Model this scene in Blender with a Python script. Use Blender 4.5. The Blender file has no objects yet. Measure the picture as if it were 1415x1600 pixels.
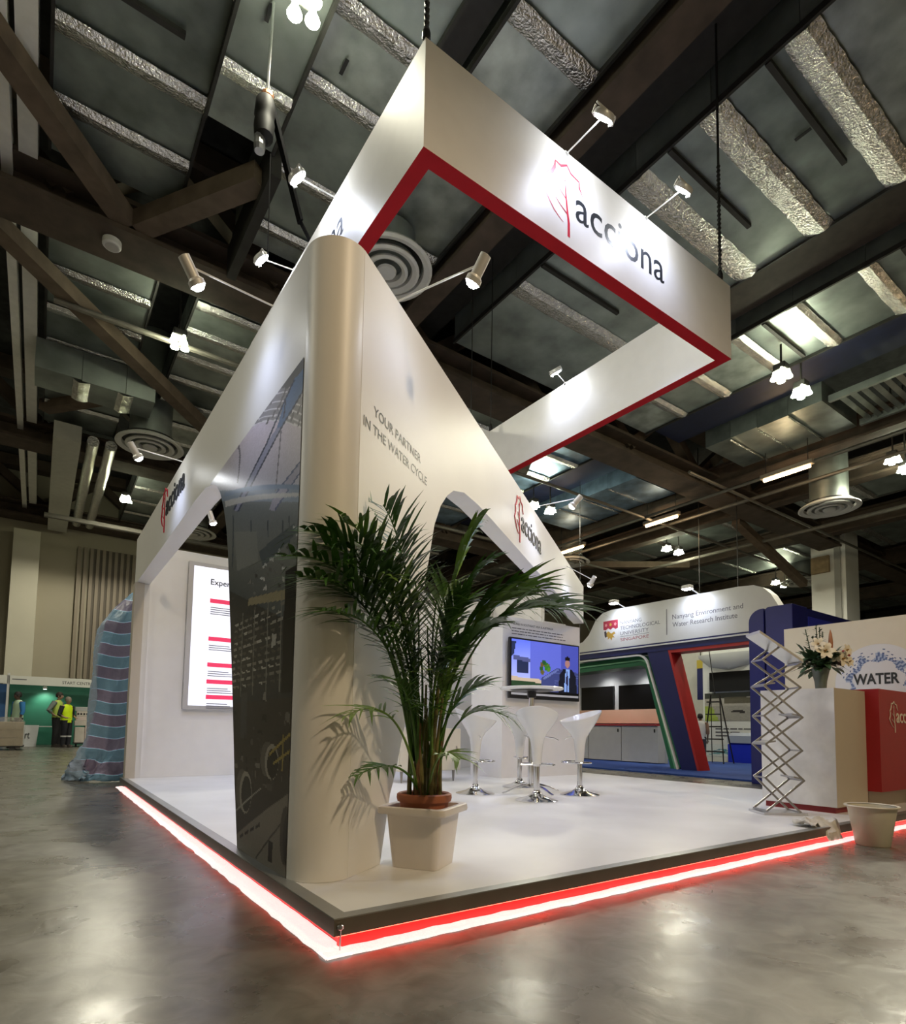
import bpy, bmesh, math, random
from mathutils import Vector, Matrix
random.seed(7)
S = bpy.context.scene
COL = S.collection
R = math.radians

# ------------------------------------------------------------------ camera
F_PX, CY_PX = 918.37, 1073.34
CAM = Vector((-0.8732, -1.9191, 0.7736))
YAW, PITCH, ROLL = 0.61537, 0.070225, 0.016287
fw = Vector((math.sin(YAW)*math.cos(PITCH), math.cos(YAW)*math.cos(PITCH), math.sin(PITCH)))
rt = Vector((math.cos(YAW), -math.sin(YAW), 0)); up = rt.cross(fw)
rt2 = rt*math.cos(ROLL)+up*math.sin(ROLL); up2 = -rt*math.sin(ROLL)+up*math.cos(ROLL)
cd = bpy.data.cameras.new('camera'); cam = bpy.data.objects.new('camera', cd); COL.objects.link(cam)
cam.matrix_world = Matrix(((rt2.x, up2.x, -fw.x, CAM.x), (rt2.y, up2.y, -fw.y, CAM.y), (rt2.z, up2.z, -fw.z, CAM.z), (0, 0, 0, 1)))
cd.sensor_fit = 'HORIZONTAL'; cd.sensor_width = 36; cd.lens = 36*F_PX/1415
cd.shift_y = (CY_PX-800)/1415; cd.clip_start = .05; cd.clip_end = 200
S.camera = cam

# ------------------------------------------------------------------ world, exposure
w = bpy.data.worlds.new('hall_air'); S.world = w; w.use_nodes = True
w.node_tree.nodes['Background'].inputs[0].default_value = (.75, .82, .8, 1)
w.node_tree.nodes['Background'].inputs[1].default_value = .065
S.view_settings.view_transform = 'Standard'; S.view_settings.look = 'None'
S.view_settings.exposure = 0.65; S.view_settings.gamma = 1.0; S.view_settings.use_curve_mapping = False

HALL_W = 330.0        # watts of one cluster of hall lamps
HALL_COL = (1.0, .94, .76)
SPOT_COL = (.50, .60, 1.0)

# ------------------------------------------------------------------ materials
MATS = {}
def M(name, col, rough=.5, metal=0., emit=None, estr=0., noise=0., nscale=6., bump=0., bscale=40., spec=.5, alpha=1., trans=0., detail=4, stretch=None):
    if name in MATS: return MATS[name]
    m = bpy.data.materials.new(name); m.use_nodes = True; nt = m.node_tree; b = nt.nodes['Principled BSDF']
    b.inputs['Roughness'].default_value = rough; b.inputs['Metallic'].default_value = metal
    b.inputs['Specular IOR Level'].default_value = spec; b.inputs['Alpha'].default_value = alpha
    b.inputs['Transmission Weight'].default_value = trans
    c4 = (*col, 1)
    b.inputs['Base Color'].default_value = c4
    tc = nt.nodes.new('ShaderNodeTexCoord')
    vec = tc.outputs['Object']
    if stretch:
        mp = nt.nodes.new('ShaderNodeMapping'); mp.inputs['Scale'].default_value = stretch
        nt.links.new(vec, mp.inputs[0]); vec = mp.outputs[0]
    n = nt.nodes.new('ShaderNodeTexNoise'); n.inputs['Scale'].default_value = nscale; n.inputs['Detail'].default_value = detail
    nt.links.new(vec, n.inputs['Vector'])
    r = nt.nodes.new('ShaderNodeValToRGB'); k = max(noise, .015)
    r.color_ramp.elements[0].position = .3; r.color_ramp.elements[1].position = .7
    r.color_ramp.elements[0].color = (*[max(0, v*(1-k)) for v in col], 1); r.color_ramp.elements[1].color = (*[min(1, v*(1+k)) for v in col], 1)
    nt.links.new(n.outputs['Fac'], r.inputs[0]); nt.links.new(r.outputs[0], b.inputs['Base Color'])
    if bump:
        n2 = nt.nodes.new('ShaderNodeTexNoise'); n2.inputs['Scale'].default_value = bscale; n2.inputs['Detail'].default_value = 3
        nt.links.new(vec, n2.inputs['Vector'])
        bp = nt.nodes.new('ShaderNodeBump'); bp.inputs['Strength'].default_value = bump; bp.inputs['Distance'].default_value = .03
        nt.links.new(n2.outputs['Fac'], bp.inputs['Height']); nt.links.new(bp.outputs[0], b.inputs['Normal'])
    if emit:
        b.inputs['Emission Color'].default_value = (*emit, 1); b.inputs['Emission Strength'].default_value = estr
    MATS[name] = m; return m

def M_print(name, rough=.35, emit=0.):
    """flat print: colour from the panel's own colour attribute"""
    if name in MATS: return MATS[name]
    m = bpy.data.materials.new(name); m.use_nodes = True; nt = m.node_tree; b = nt.nodes['Principled BSDF']
    a = nt.nodes.new('ShaderNodeAttribute'); a.attribute_name = 'ink'
    nt.links.new(a.outputs['Color'], b.inputs['Base Color']); b.inputs['Roughness'].default_value = rough
    if emit:
        nt.links.new(a.outputs['Color'], b.inputs['Emission Color']); b.inputs['Emission Strength'].default_value = emit
    MATS[name] = m; return m

white = M('white_laminate', (.80, .79, .77), .42, noise=.02, nscale=2)
white_in = M('white_panel_paint', (.80, .79, .79), .5, noise=.02)
sign_white = M('sign_white_board', (.82, .81, .80), .45, noise=.02)
red = M('red_board', (.42, .006, .012), .6, noise=.05, spec=.15)
redlogo = M('logo_red', (.62, .02, .05), .4)
blackink = M('letter_charcoal', (.025, .028, .032), .4)
greyink = M('letter_grey', (.12, .12, .13), .5)
chrome = M('chrome', (.75, .75, .76), .12, 1.)
steel = M('brushed_steel', (.55, .55, .56), .3, 1., noise=.05)
alu = M('satin_aluminium', (.62, .62, .63), .35, .9)
black = M('black_plastic', (.012, .012, .013), .4)
lampwhite = M('lamp_white_metal', (.75, .75, .74), .35, .3)
lampglow = M('lamp_glow', (1, 1, 1), .5, emit=(.95, .98, 1), estr=60)
trim = M('bronze_edge_trim', (.15, .132, .105), .35, .5, noise=.1)
trimtop = M('grey_edge_trim', (.33, .34, .34), .35, .5, noise=.08)
deckm = M('white_vinyl_deck', (.80, .80, .80), .32, noise=.09, nscale=1.3, spec=.5)
plasticwhite = M('white_gloss_plastic', (.82, .83, .84), .15, spec=.6)
brown = M('fireproofed_brown_steel', (.070, .050, .036), .8, noise=.3, nscale=3)
darksteel = M('dark_steel', (.028, .027, .026), .6, .2, noise=.2)
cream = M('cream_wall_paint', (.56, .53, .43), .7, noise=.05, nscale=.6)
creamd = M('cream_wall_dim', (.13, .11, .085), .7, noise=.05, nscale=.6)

def galvanised(name, col, rough, nscale):
    m = M(name, col, rough, .75, noise=.40, nscale=nscale, detail=6, bump=.06, bscale=7)
    return m
galv = galvanised('galvanised_sheet', (.34, .39, .375), .42, 1.3)
galv2 = galvanised('galvanised_sheet_dull', (.27, .30, .29), .5, 1.0)
galv_blue_lit = galvanised('galvanised_sheet_blue_lit', (.24, .36, .52), .42, 2.2)  # plain duct sheet with reflected blue light painted into its colour
galv_t = {'galvanised_sheet': (galvanised('galvanised_sheet_pale', (.44, .49, .47), .38, 2.2), galvanised('galvanised_sheet_dark', (.26, .30, .29), .45, 1.7)), 'galvanised_sheet_dull': (galvanised('galvanised_sheet_dull_pale', (.34, .38, .37), .45, 1.8), galvanised('galvanised_sheet_dull_dark', (.22, .25, .24), .5, 1.3))}
navyduct = M('navy_duct_wrap', (.006, .011, .040), .5, noise=.2)
foil = M('crinkled_foil', (.80, .82, .82), .22, 1., noise=.25, nscale=14, bump=.8, bscale=34)
diffw = M('diffuser_white', (.62, .62, .60), .5, noise=.05)

# ------------------------------------------------------------------ mesh helpers
class MB:
    def __init__(s): s.v = []; s.f = []
    def add(s, vs, fs):
        n = len(s.v); s.v += [Vector(v) for v in vs]; s.f += [tuple(i+n for i in f) for f in fs]; return s
    def box(s, x0, x1, y0, y1, z0, z1):
        return s.add([(x0,y0,z0),(x1,y0,z0),(x1,y1,z0),(x0,y1,z0),(x0,y0,z1),(x1,y0,z1),(x1,y1,z1),(x0,y1,z1)],
                     [(3,2,1,0),(4,5,6,7),(0,1,5,4),(1,2,6,5),(2,3,7,6),(3,0,4,7)])
    def bbox(s, x0, x1, y0, y1, z0, z1, b=.01):
        """box with chamfered vertical and top edges"""
        lo = [(x0+b,y0),(x1-b,y0),(x1,y0+b),(x1,y1-b),(x1-b,y1),(x0+b,y1),(x0,y1-b),(x0,y0+b)]
        cx, cy = (x0+x1)/2, (y0+y1)/2
        def inn(p): return (p[0]-math.copysign(b, p[0]-cx), p[1]-math.copysign(b, p[1]-cy))
        rings = [[(*p, z0) for p in lo], [(*p, z1-b) for p in lo], [(*inn(p), z1) for p in lo]]
        return s.loft(rings, True, True)
    def loft(s, rings, cap0=True, cap1=True, closed=True):
        n = len(rings[0]); vs = [p for r in rings for p in r]; fs = []
        for i in range(len(rings)-1):
            for j in range(n if closed else n-1):
                k = (j+1) % n; fs.append((i*n+j, i*n+k, (i+1)*n+k, (i+1)*n+j))
        if cap0: fs.append(tuple(range(n-1, -1, -1)))
        if cap1: fs.append(tuple((len(rings)-1)*n+j for j in range(n)))
        return s.add(vs, fs)
    def lathe(s, prof, c=(0,0,0), n=24, a0=0, sx=1, sy=1, cap=True):
        rings = [[(c[0]+r*sx*math.cos(2*math.pi*j/n+a0), c[1]+r*sy*math.sin(2*math.pi*j/n+a0), c[2]+z) for j in range(n)] for r, z in prof]
        return s.loft(rings, cap, cap)
    def tube(s, pts, r, n=8, cap=True):
        pts = [Vector(p) for p in pts]; rr = r if isinstance(r, (list, tuple)) else [r]*len(pts); rings = []; ref = None
        for i, p in enumerate(pts):
            d = (pts[min(i+1, len(pts)-1)]-pts[max(i-1, 0)]).normalized()
            if ref is None: ref = Vector((0,0,1)) if abs(d.z) < .9 else Vector((1,0,0))
            a = d.cross(ref).normalized(); b = a.cross(d).normalized(); ref = b
            rings.append([p+(a*math.cos(2*math.pi*j/n)+b*math.sin(2*math.pi*j/n))*rr[i] for j in range(n)])
        return s.loft(rings, cap, cap)
    def bar(s, p, q, wd, h, upv=(0,0,1)):
        p, q = Vector(p), Vector(q); d = (q-p).normalized(); u = Vector(upv); a = d.cross(u)
        if a.length < 1e-4: a = d.cross(Vector((1,0,0)))
        a.normalize(); b = a.cross(d).normalized()
        sec = [(-1,-1),(1,-1),(1,1),(-1,1)]
        return s.loft([[e+a*(i*wd/2)+b*(j*h/2) for i, j in sec] for e in (p, q)])
    def prism(s, outline, o, ax, ay, depth):
        """2D outline in the plane o + u*ax + v*ay, given thickness along depth (a vector)"""
        o, ax, ay, dp = Vector(o), Vector(ax), Vector(ay), Vector(depth)
        a = [o+ax*u+ay*v for u, v in outline]; b = [p+dp for p in a]
        return s.loft([a, b])
    def build(s, name, mat, parent=None, smooth=False, world=True, bevel=0.):
        me = bpy.data.meshes.new(name)
        off = parent_world(parent) if (parent and world) else Vector((0,0,0))
        me.from_pydata([v-off for v in s.v], [], s.f); me.update()
        bm = bmesh.new(); bm.from_mesh(me); bmesh.ops.recalc_face_normals(bm, faces=bm.faces); bm.to_mesh(me); bm.free()
        if mat: me.materials.append(mat)
        o = bpy.data.objects.new(name, me); COL.objects.link(o)
        if parent: o.parent = parent
        if smooth:
            for p in me.polygons: p.use_smooth = True
            try: me.set_sharp_from_angle(angle=R(38))
            except Exception: pass
        if bevel:
            md = o.modifiers.new('edge', 'BEVEL'); md.width = bevel; md.segments = 2; md.limit_method = 'ANGLE'
        return o
def parent_world(o):
    v = Vector(o.location)
    while o.parent: o = o.parent; v += Vector(o.location)
    return v
def tag(o, label, cat, group=None, kind=None):
    o['label'] = label
    if cat: o['category'] = cat
    if group: o['group'] = group
    if kind: o['kind'] = kind
    return o
def thing(name, label, cat, loc=(0,0,0), rz=0, group=None):
    o = bpy.data.objects.new(name, None); COL.objects.link(o); o.location = loc; o.rotation_euler = (0,0,rz); o.empty_display_size = .1
    return tag(o, label, cat, group)
def struct(o, label=None, cat=None):
    o['kind'] = 'structure'
    if label: o['label'] = label
    if cat: o['category'] = cat
    return o
def copy_tree(o, parent=None):
    c = o.copy(); COL.objects.link(c); c.parent = parent
    for ch in list(o.children): copy_tree(ch, c)
    return c
def inst(src, parent, loc=(0,0,0)):
    c = src.copy(); COL.objects.link(c); c.parent = parent; c.location = loc; return c
def spot(parent, loc, tgt, watts, angle=80, blend=.6, col=SPOT_COL, size=.05):
    l = bpy.data.lights.new('lamp_beam', 'SPOT'); l.energy = watts; l.spot_size = R(angle); l.spot_blend = blend; l.color = col; l.shadow_soft_size = size
    o = bpy.data.objects.new('lamp_beam', l); COL.objects.link(o)
    if parent: o.parent = parent; loc = Vector(loc)-parent_world(parent); tgt = Vector(tgt)-parent_world(parent)
    o.location = loc; o.rotation_euler = (Vector(tgt)-Vector(loc)).to_track_quat('-Z', 'Y').to_euler(); return o
def point(parent, loc, watts, col, size=.15):
    l = bpy.data.lights.new('lamp_light', 'POINT'); l.energy = watts; l.color = col; l.shadow_soft_size = size
    o = bpy.data.objects.new('lamp_light', l); COL.objects.link(o)
    if parent: o.parent = parent; loc = Vector(loc)-parent_world(parent)
    o.location = loc; return o

TXT = {}; RAWW = {}
def text_geo(body, bold=0.):
    key = (body, bold)
    if key in TXT: return TXT[key]
    cu = bpy.data.curves.new('t', 'FONT'); cu.body = body; cu.size = 1; cu.resolution_u = 3; cu.offset = bold
    o = bpy.data.objects.new('t', cu); COL.objects.link(o)
    dg = bpy.context.evaluated_depsgraph_get(); dg.update()
    me = bpy.data.meshes.new_from_object(o.evaluated_get(dg))
    vs = [v.co.copy() for v in me.vertices]; fs = [tuple(p.vertices) for p in me.polygons]
    bpy.data.objects.remove(o); bpy.data.curves.remove(cu); bpy.data.meshes.remove(me)
    x0 = min(v.x for v in vs); x1 = max(v.x for v in vs); y1 = max(v.y for v in vs)
    RAWW[key] = x1-x0; TXT[key] = ([( (v.x-x0)/(x1-x0), v.y/y1) for v in vs], fs); return TXT[key]
def split_words(vs, fs, full, letters):
    """group the loose glyph pieces by word (or by letter) from the gaps between them"""
    par = list(range(len(vs)))
    def find(i):
        while par[i] != i: par[i] = par[par[i]]; i = par[i]
        return i
    for f in fs:
        for k in f[1:]: par[find(k)] = find(f[0])
    iv = {}
    for i, v in enumerate(vs):
        r = find(i); x = v[0]*full; a = iv.get(r, (x, x)); iv[r] = (min(a[0], x), max(a[1], x))
    order = sorted(iv, key=lambda r: iv[r][0]); grp = {}; g = 0; end = iv[order[0]][1]; gap = .004 if letters else .16
    for r in order:
        if iv[r][0] > end+gap: g += 1
        grp[r] = g; end = max(end, iv[r][1])
    out = {}
    for f in fs: out.setdefault(grp[find(f[0])], []).append(f)
    return list(out.values())
def text(body, o, ax, ay, wd, ht, mat, parent, depth=.0, bold=0., name='lettering'):
    """letters fill width wd along ax, cap height ht along ay from baseline point o; depth along the outward normal"""
    vs, fs = text_geo(body, bold); o, ax, ay = Vector(o), Vector(ax), Vector(ay); nrm = ax.cross(ay); off = parent_world(parent)
    P = [o+ax*(u*wd)+ay*(v*ht)-off for u, v in vs]
    for gf in split_words(vs, fs, RAWW[(body, bold)], bool(depth)):
        used = sorted({i for f in gf for i in f}); mp_ = {v: i for i, v in enumerate(used)}; n = len(used)
        V = [P[i]+nrm*(.001+depth) for i in used]; Fc = [tuple(mp_[i] for i in f) for f in gf]
        if depth:
            e = {(f[i], f[(i+1) % len(f)]) for f in Fc for i in range(len(f))}; V += [P[i]+nrm*.001 for i in used]
            Fc += [(b, a, a+n, b+n) for a, b in e if (b, a) not in e]
        nm = 'letter' if depth else name
        me = bpy.data.meshes.new(nm); me.from_pydata(V, [], Fc); me.update(); me.materials.append(mat)
        ob = bpy.data.objects.new(nm, me); COL.objects.link(ob); ob.parent = parent

# tree emblem, unit height, origin at trunk foot
CROWN = [((-.108,.166),.008),((-.20,.205),.014),((-.296,.262),.02),((-.394,.366),.026),((-.472,.46),.05),((-.40,.56),.055),((-.387,.67),.05),((-.426,.734),.035),((-.335,.80),.055),((-.285,.90),.05),((-.271,1.0),.03),((-.162,.985),.045),((-.041,1.06),.035),((.04,.98),.03),((.205,.95),.03),((.215,.86),.03),((.283,.76),.008)]
TRUNK = [((0,0),.05),((-.001,.209),.045),((-.028,.361),.034),((-.059,.587),.026),((-.074,.776),.012),((-.056,.927),.004)]
TWIGS = [[((-.268,.46),.006),((-.169,.396),.014),((-.03,.33),.024)], [((-.22,.653),.005),((-.15,.603),.010),((-.05,.54),.018)], [((-.141,.86),.004),((-.075,.80),.010)]]
def emblem(o, ax, ay, h, mat, parent, depth=.0, name='tree_emblem'):
    o, ax, ay = Vector(o), Vector(ax), Vector(ay); nrm = ax.cross(ay); m = MB()
    for k, line in enumerate([CROWN, TRUNK]+TWIGS):
        L = []; Rr = []
        for i, (p, wd) in enumerate(line):
            a = Vector(line[max(i-1, 0)][0]); b = Vector(line[min(i+1, len(line)-1)][0]); d = (b-a).normalized(); nn = Vector((-d.y, d.x))
            p = Vector(p); L.append(p+nn*wd/2); Rr.append(p-nn*wd/2)
        for i in range(len(line)-1):
            q = [L[i], Rr[i], Rr[i+1], L[i+1]]
            top = [o+(ax*v.x+ay*v.y)*h+nrm*(.0012+depth+k*.0002) for v in q]
            if depth: m.loft([[p-nrm*depth for p in top], top])
            else: m.add(top, [(0,1,2,3)])
    return m.build(name, mat, parent)
def brand(o, ax, ay, h, parent, depth=0., inkmat=None, logomat=None):
    """emblem and the word beside it; o is the foot of the emblem's trunk, h its height"""
    ax, ay = Vector(ax), Vector(ay)
    emblem(o, ax, ay, h, logomat or redlogo, parent, depth)
    text('acciona', Vector(o)+ax*(.137*h)+ay*(.345*h), ax, ay, 2.09*h, .46*h, inkmat or blackink, parent, depth, bold=.004)

def inpoly(x, y, P):
    c = False; j = len(P)-1
    for i in range(len(P)):
        xi, yi = P[i]; xj, yj = P[j]
        if (yi > y) != (yj > y) and x < (xj-xi)*(y-yi)/(yj-yi)+xi: c = not c
        j = i
    return c
def print_panel(name, pos, nu, nv, base, polys, mat, parent, noise=.0):
    """flat printed sheet: pos(u,v)->point, colours drawn from base(u,v) and painted polygons (in u,v)"""
    vs = [pos(i/nu, j/nv) for j in range(nv+1) for i in range(nu+1)]; fs = []; cols = []
    rnd = random.Random(3)
    for j in range(nv):
        for i in range(nu):
            fs.append((j*(nu+1)+i, j*(nu+1)+i+1, (j+1)*(nu+1)+i+1, (j+1)*(nu+1)+i))
            u, v = (i+.5)/nu, (j+.5)/nv; c = base(u, v)
            for pc, P in polys:
                if inpoly(u, v, P): c = pc(u, v) if callable(pc) else pc
            k = 1+noise*(rnd.random()-.5)*2
            cols.append([max(0, min(1, q*k)) for q in c])
    off = parent_world(parent); me = bpy.data.meshes.new(name); me.from_pydata([Vector(p)-off for p in vs], [], fs); me.update()
    at = me.color_attributes.new('ink', 'FLOAT_COLOR', 'CORNER')
    flat = []
    for c in cols: flat += [c[0], c[1], c[2], 1.]*4
    at.data.foreach_set('color', flat)
    me.materials.append(mat); o = bpy.data.objects.new(name, me); COL.objects.link(o); o.parent = parent; return o
def lin(r, g, b): return tuple(((c/255+.055)/1.055)**2.4 if c > 10 else c/255/12.92 for c in (r, g, b))
X3, Y3, Z3 = Vector((1,0,0)), Vector((0,1,0)), Vector((0,0,1))
PZ = .11

# =================================================================== SETTING
def floor_mat():
    m = bpy.data.materials.new('polished_concrete'); m.use_nodes = True; nt = m.node_tree; b = nt.nodes['Principled BSDF']
    tc = nt.nodes.new('ShaderNodeTexCoord')
    def noise(sc, det, dist=0):
        n = nt.nodes.new('ShaderNodeTexNoise'); n.inputs['Scale'].default_value = sc; n.inputs['Detail'].default_value = det; n.inputs['Distortion'].default_value = dist
        nt.links.new(tc.outputs['Object'], n.inputs['Vector']); return n
    n1 = noise(.55, 7, .3); n2 = noise(2.6, 10, .4); n3 = noise(34, 5)
    r1 = nt.nodes.new('ShaderNodeValToRGB'); e = r1.color_ramp.elements
    e[0].position = .22; e[0].color = (.105, .100, .084, 1); e[1].position = .78; e[1].color = (.215, .207, .184, 1)
    nt.links.new(n1.outputs['Fac'], r1.inputs[0])
    r2 = nt.nodes.new('ShaderNodeValToRGB'); e = r2.color_ramp.elements
    e[0].position = .15; e[0].color = (.62, .60, .57, 1); e[1].position = .85; e[1].color = (1.22, 1.22, 1.20, 1)
    nt.links.new(n2.outputs['Fac'], r2.inputs[0])
    vo = nt.nodes.new('ShaderNodeTexVoronoi'); vo.inputs['Scale'].default_value = 1.6; nt.links.new(tc.outputs['Object'], vo.inputs['Vector'])
    rv = nt.nodes.new('ShaderNodeValToRGB'); e = rv.color_ramp.elements; e[0].position = .02; e[0].color = (.55, .52, .48, 1); e[1].position = .06; e[1].color = (1, 1, 1, 1)
    nt.links.new(vo.outputs['Distance'], rv.inputs[0])
    mv = nt.nodes.new('ShaderNodeMix'); mv.data_type = 'RGBA'; mv.blend_type = 'MULTIPLY'; mv.inputs[0].default_value = .8
    mx = nt.nodes.new('ShaderNodeMix'); mx.data_type = 'RGBA'; mx.blend_type = 'MULTIPLY'; mx.inputs[0].default_value = 1
    nt.links.new(r1.outputs[0], mx.inputs[6]); nt.links.new(r2.outputs[0], mx.inputs[7])
    nt.links.new(mx.outputs[2], mv.inputs[6]); nt.links.new(rv.outputs[0], mv.inputs[7])
    n4 = noise(8, 13, .8); r4 = nt.nodes.new('ShaderNodeValToRGB'); e = r4.color_ramp.elements
    e[0].position = .36; e[0].color = (.66, .64, .61, 1); e[1].position = .62; e[1].color = (1.14, 1.14, 1.13, 1); nt.links.new(n4.outputs['Fac'], r4.inputs[0])
    m4 = nt.nodes.new('ShaderNodeMix'); m4.data_type = 'RGBA'; m4.blend_type = 'MULTIPLY'; m4.inputs[0].default_value = .85
    nt.links.new(mv.outputs[2], m4.inputs[6]); nt.links.new(r4.outputs[0], m4.inputs[7])
    nt.links.new(m4.outputs[2], b.inputs['Base Color'])
    r3 = nt.nodes.new('ShaderNodeMapRange'); r3.inputs[1].default_value = .3; r3.inputs[2].default_value = .7; r3.inputs[3].default_value = .22; r3.inputs[4].default_value = .38
    nt.links.new(n2.outputs['Fac'], r3.inputs[0]); nt.links.new(r3.outputs[0], b.inputs['Roughness'])
    bp = nt.nodes.new('ShaderNodeBump'); bp.inputs['Strength'].default_value = .16; bp.inputs['Distance'].default_value = .012
    nt.links.new(n4.outputs['Fac'], bp.inputs['Height']); nt.links.new(bp.outputs[0], b.inputs['Normal'])
    return m
struct(MB().box(-14, 48, -10, 30, -.2, 0).build('floor', floor_mat()), 'polished grey concrete hall floor with worn patches')
struct(MB().box(-14, 48, -10, 30, 9.6, 9.8).build('ceiling', M('roof_deck', (.035, .036, .036), .9, noise=.3)), 'dark roof deck high above ducts and trusses')
wb = struct(MB().box(-14, 48, 22.6, 22.9, 0, 9.6).build('wall_back', M('hall_wall_paint', (.36, .325, .245), .75, noise=.04, nscale=.5)), 'tall beige hall wall at the far end')
struct(MB().box(-14.3, -14, -10, 23, 0, 9.6).build('wall_left', cream), 'plain side wall of the hall')
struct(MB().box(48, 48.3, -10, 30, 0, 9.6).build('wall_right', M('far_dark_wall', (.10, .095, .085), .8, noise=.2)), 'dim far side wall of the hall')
struct(MB().box(-14, 48, -10.3, -10, 0, 9.6).build('wall_front', cream), 'plain hall wall behind the viewer')
# wall pilaster, corrugated cladding
pl = MB().box(-1.80, -1.07, 22.0, 22.598, 0, 7.15).build('pilaster', cream); tag(pl, 'pale cream pilaster rising beside the far beige wall', 'pilaster', kind='structure')
cl = thing('corrugated_cladding', 'tall ribbed beige metal cladding on far wall behind the blue tarp', 'cladding', (.5, 22.6, 2.3)); cl['kind'] = 'structure'
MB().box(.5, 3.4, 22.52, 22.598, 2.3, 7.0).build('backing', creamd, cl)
rib = MB().box(0, .10, 22.40, 22.53, 2.3, 6.98)
r0 = None
for k in range(15):
    if r0 is None: r0 = rib.build('rib', M('rib_beige', (.24, .20, .15), .6, .1), cl); r0.location.x += .02
    else: inst(r0, cl, (.02+k*.19, 0, 0))

# =================================================================== CEILING
def foil_strip_mesh(length, width, along):
    """crinkled joint strip, length along one axis, hung just below the duct"""
    n = max(6, int(length/.12)); k = 3; rnd = random.Random(int(length*100)); vs = []; fs = []
    for i in range(n+1):
        for j in range(k+1):
            a = i/n*length; b = (j/k-.5)*width*(1+.05*rnd.uniform(-1, 1)); z = (-.045 if j == 1 else -.03)+rnd.uniform(-.004, .004) if 0 < j < k else 0
            vs.append((a, b, z) if along == 'X' else (b, a, z))
    for i in range(n):
        for j in range(k): fs.append((i*(k+1)+j, i*(k+1)+j+1, (i+1)*(k+1)+j+1, (i+1)*(k+1)+j))
    return vs, fs
DUCTS = []
def over(x, y):
    z = [d[4] for d in DUCTS if d[0] < x < d[1] and d[2] < y < d[3]]; return min(z) if z else 9.58
def duct(name, label, x0, x1, y0, y1, zb, h, joints, axis='Y', mat=galv, strip=.26, group=None, ribs=(), sidestraps=False, cat='duct', slots=()):
    t = thing(name, label, cat, ((x0+x1)/2, (y0+y1)/2, zb), 0, group)
    lo, hi = (y0, y1) if axis == 'Y' else (x0, x1); DUCTS.append((x0, x1, y0, y1, zb))
    cuts = [lo]+sorted(joints)+[hi]; rnd = random.Random(int(abs(x0*97+y0*31)))
    for a, b in zip(cuts[:-1], cuts[1:]):
        dz = rnd.uniform(-.02, .02); g = .004
        m = MB()
        if axis == 'Y': m.box(x0, x1, a+g, b-g, zb+dz+.02, zb+h)
        else: m.box(a+g, b-g, y0, y1, zb+dz+.02, zb+h)
        m.build('duct_section', (mat, mat, galv_t[mat.name][0], galv_t[mat.name][1])[rnd.randrange(4)] if mat.name in galv_t else mat, t)
    src = None
    for j in joints:
        vs, fs = foil_strip_mesh((x1-x0) if axis == 'Y' else (y1-y0), strip, 'X' if axis == 'Y' else 'Y')
        if src is None:
            m = MB(); m.add(vs, fs); src = m.build('foil_joint', foil, t, world=False)
            s = src
        else: s = inst(src, t)
        s.location = (x0-(x0+x1)/2, j-(y0+y1)/2, 0) if axis == 'Y' else (j-(x0+x1)/2, y0-(y0+y1)/2, 0)
    for j in ribs:   # dark stiffening angle under a section
        m = MB()
        if axis == 'Y': m.box(x0, x0+(x1-x0)*rnd.uniform(.6, 1), j-.03, j+.03, zb-.05, zb)
        else: m.box(j-.03, j+.03, y0, y1, zb-.05, zb)
        m.build('stiffener', darksteel, t)
    if axis == 'Y' and strip > .1:
        for e, sg_ in ((x0, -1), (x1, 1)): MB().box(min(e, e+sg_*.035), max(e, e+sg_*.035), y0, y1, zb-.03, zb+.05).build('edge_angle', darksteel, t)
    for (sx, sy) in slots:
        MB().box(sx-.02, sx+.02, sy-.09, sy+.09, zb-.012, zb-.004).build('access_slot', black, t)
    return t
def seq(a, b, d): 
    r = []; y = a
    while y < b: r.append(round(y, 2)); y += d
    return r
ZD = 8.0
# bay 0 (nearest), bay 1, bay 2, in x order
duct('ceiling_duct', 'wide grey duct with foil joints over the left edge of the stand', -1.1, .36, -2, 6.75, ZD, .7, [.6, 2.2, 3.7, 5.05, 6.0], ribs=(4.4,), strip=.24)
duct('ceiling_duct', 'low flat grey duct with a foil seam beside the chain hoist', .36, 1.10, -2, 4.9, ZD-.25, .6, [1.0, 4.25], strip=.2, mat=galv2, slots=((.62, 3.5),))
duct('ceiling_duct', 'grey duct with foil joints above the left corner of hanging sign', 1.15, 2.22, -2, 6.75, ZD, .7, [.7, 2.2, 3.19, 4.06, 5.3, 6.3], slots=((1.5, 3.7),), strip=.22)
duct('ceiling_duct', 'narrow grey duct with foil joints behind the front edge of hanging sign', 2.66, 3.80, -2, 6.75, ZD, .7, [.4, 2.22, 3.9, 5.4], ribs=(1.2, 3.1), strip=.24)
duct('ceiling_duct', 'widest grey duct with thick foil joints over the hanging sign lettering', 5.16, 7.95, -2, 6.75, ZD, .8, [-.6, .62, 1.6, 2.65, 3.7, 5.0], ribs=(.95, 2.15, 4.4), strip=.36, slots=((6.3, 1.1),))
duct('ceiling_duct', 'shiny duct with foil joints beyond the right corner of hanging sign', 9.2, 10.85, -2, 6.75, ZD, .7, [-.5, .5, 1.48, 2.55, 3.55, 4.66, 5.7], ribs=(1.0, 3.05), strip=.26)
duct('ceiling_duct', 'grey panelled plenum box under the ceiling near twin lamps', 12.55, 14.35, 3.5, 6.2, ZD-.1, .5, [4.2, 4.9, 5.55], strip=.03, mat=galv)
lv = thing('ceiling_louvre', 'slatted grey air louvre hung beside the twin hall lamps', 'louvre', (13.2, 2.7, ZD-.1))
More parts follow.
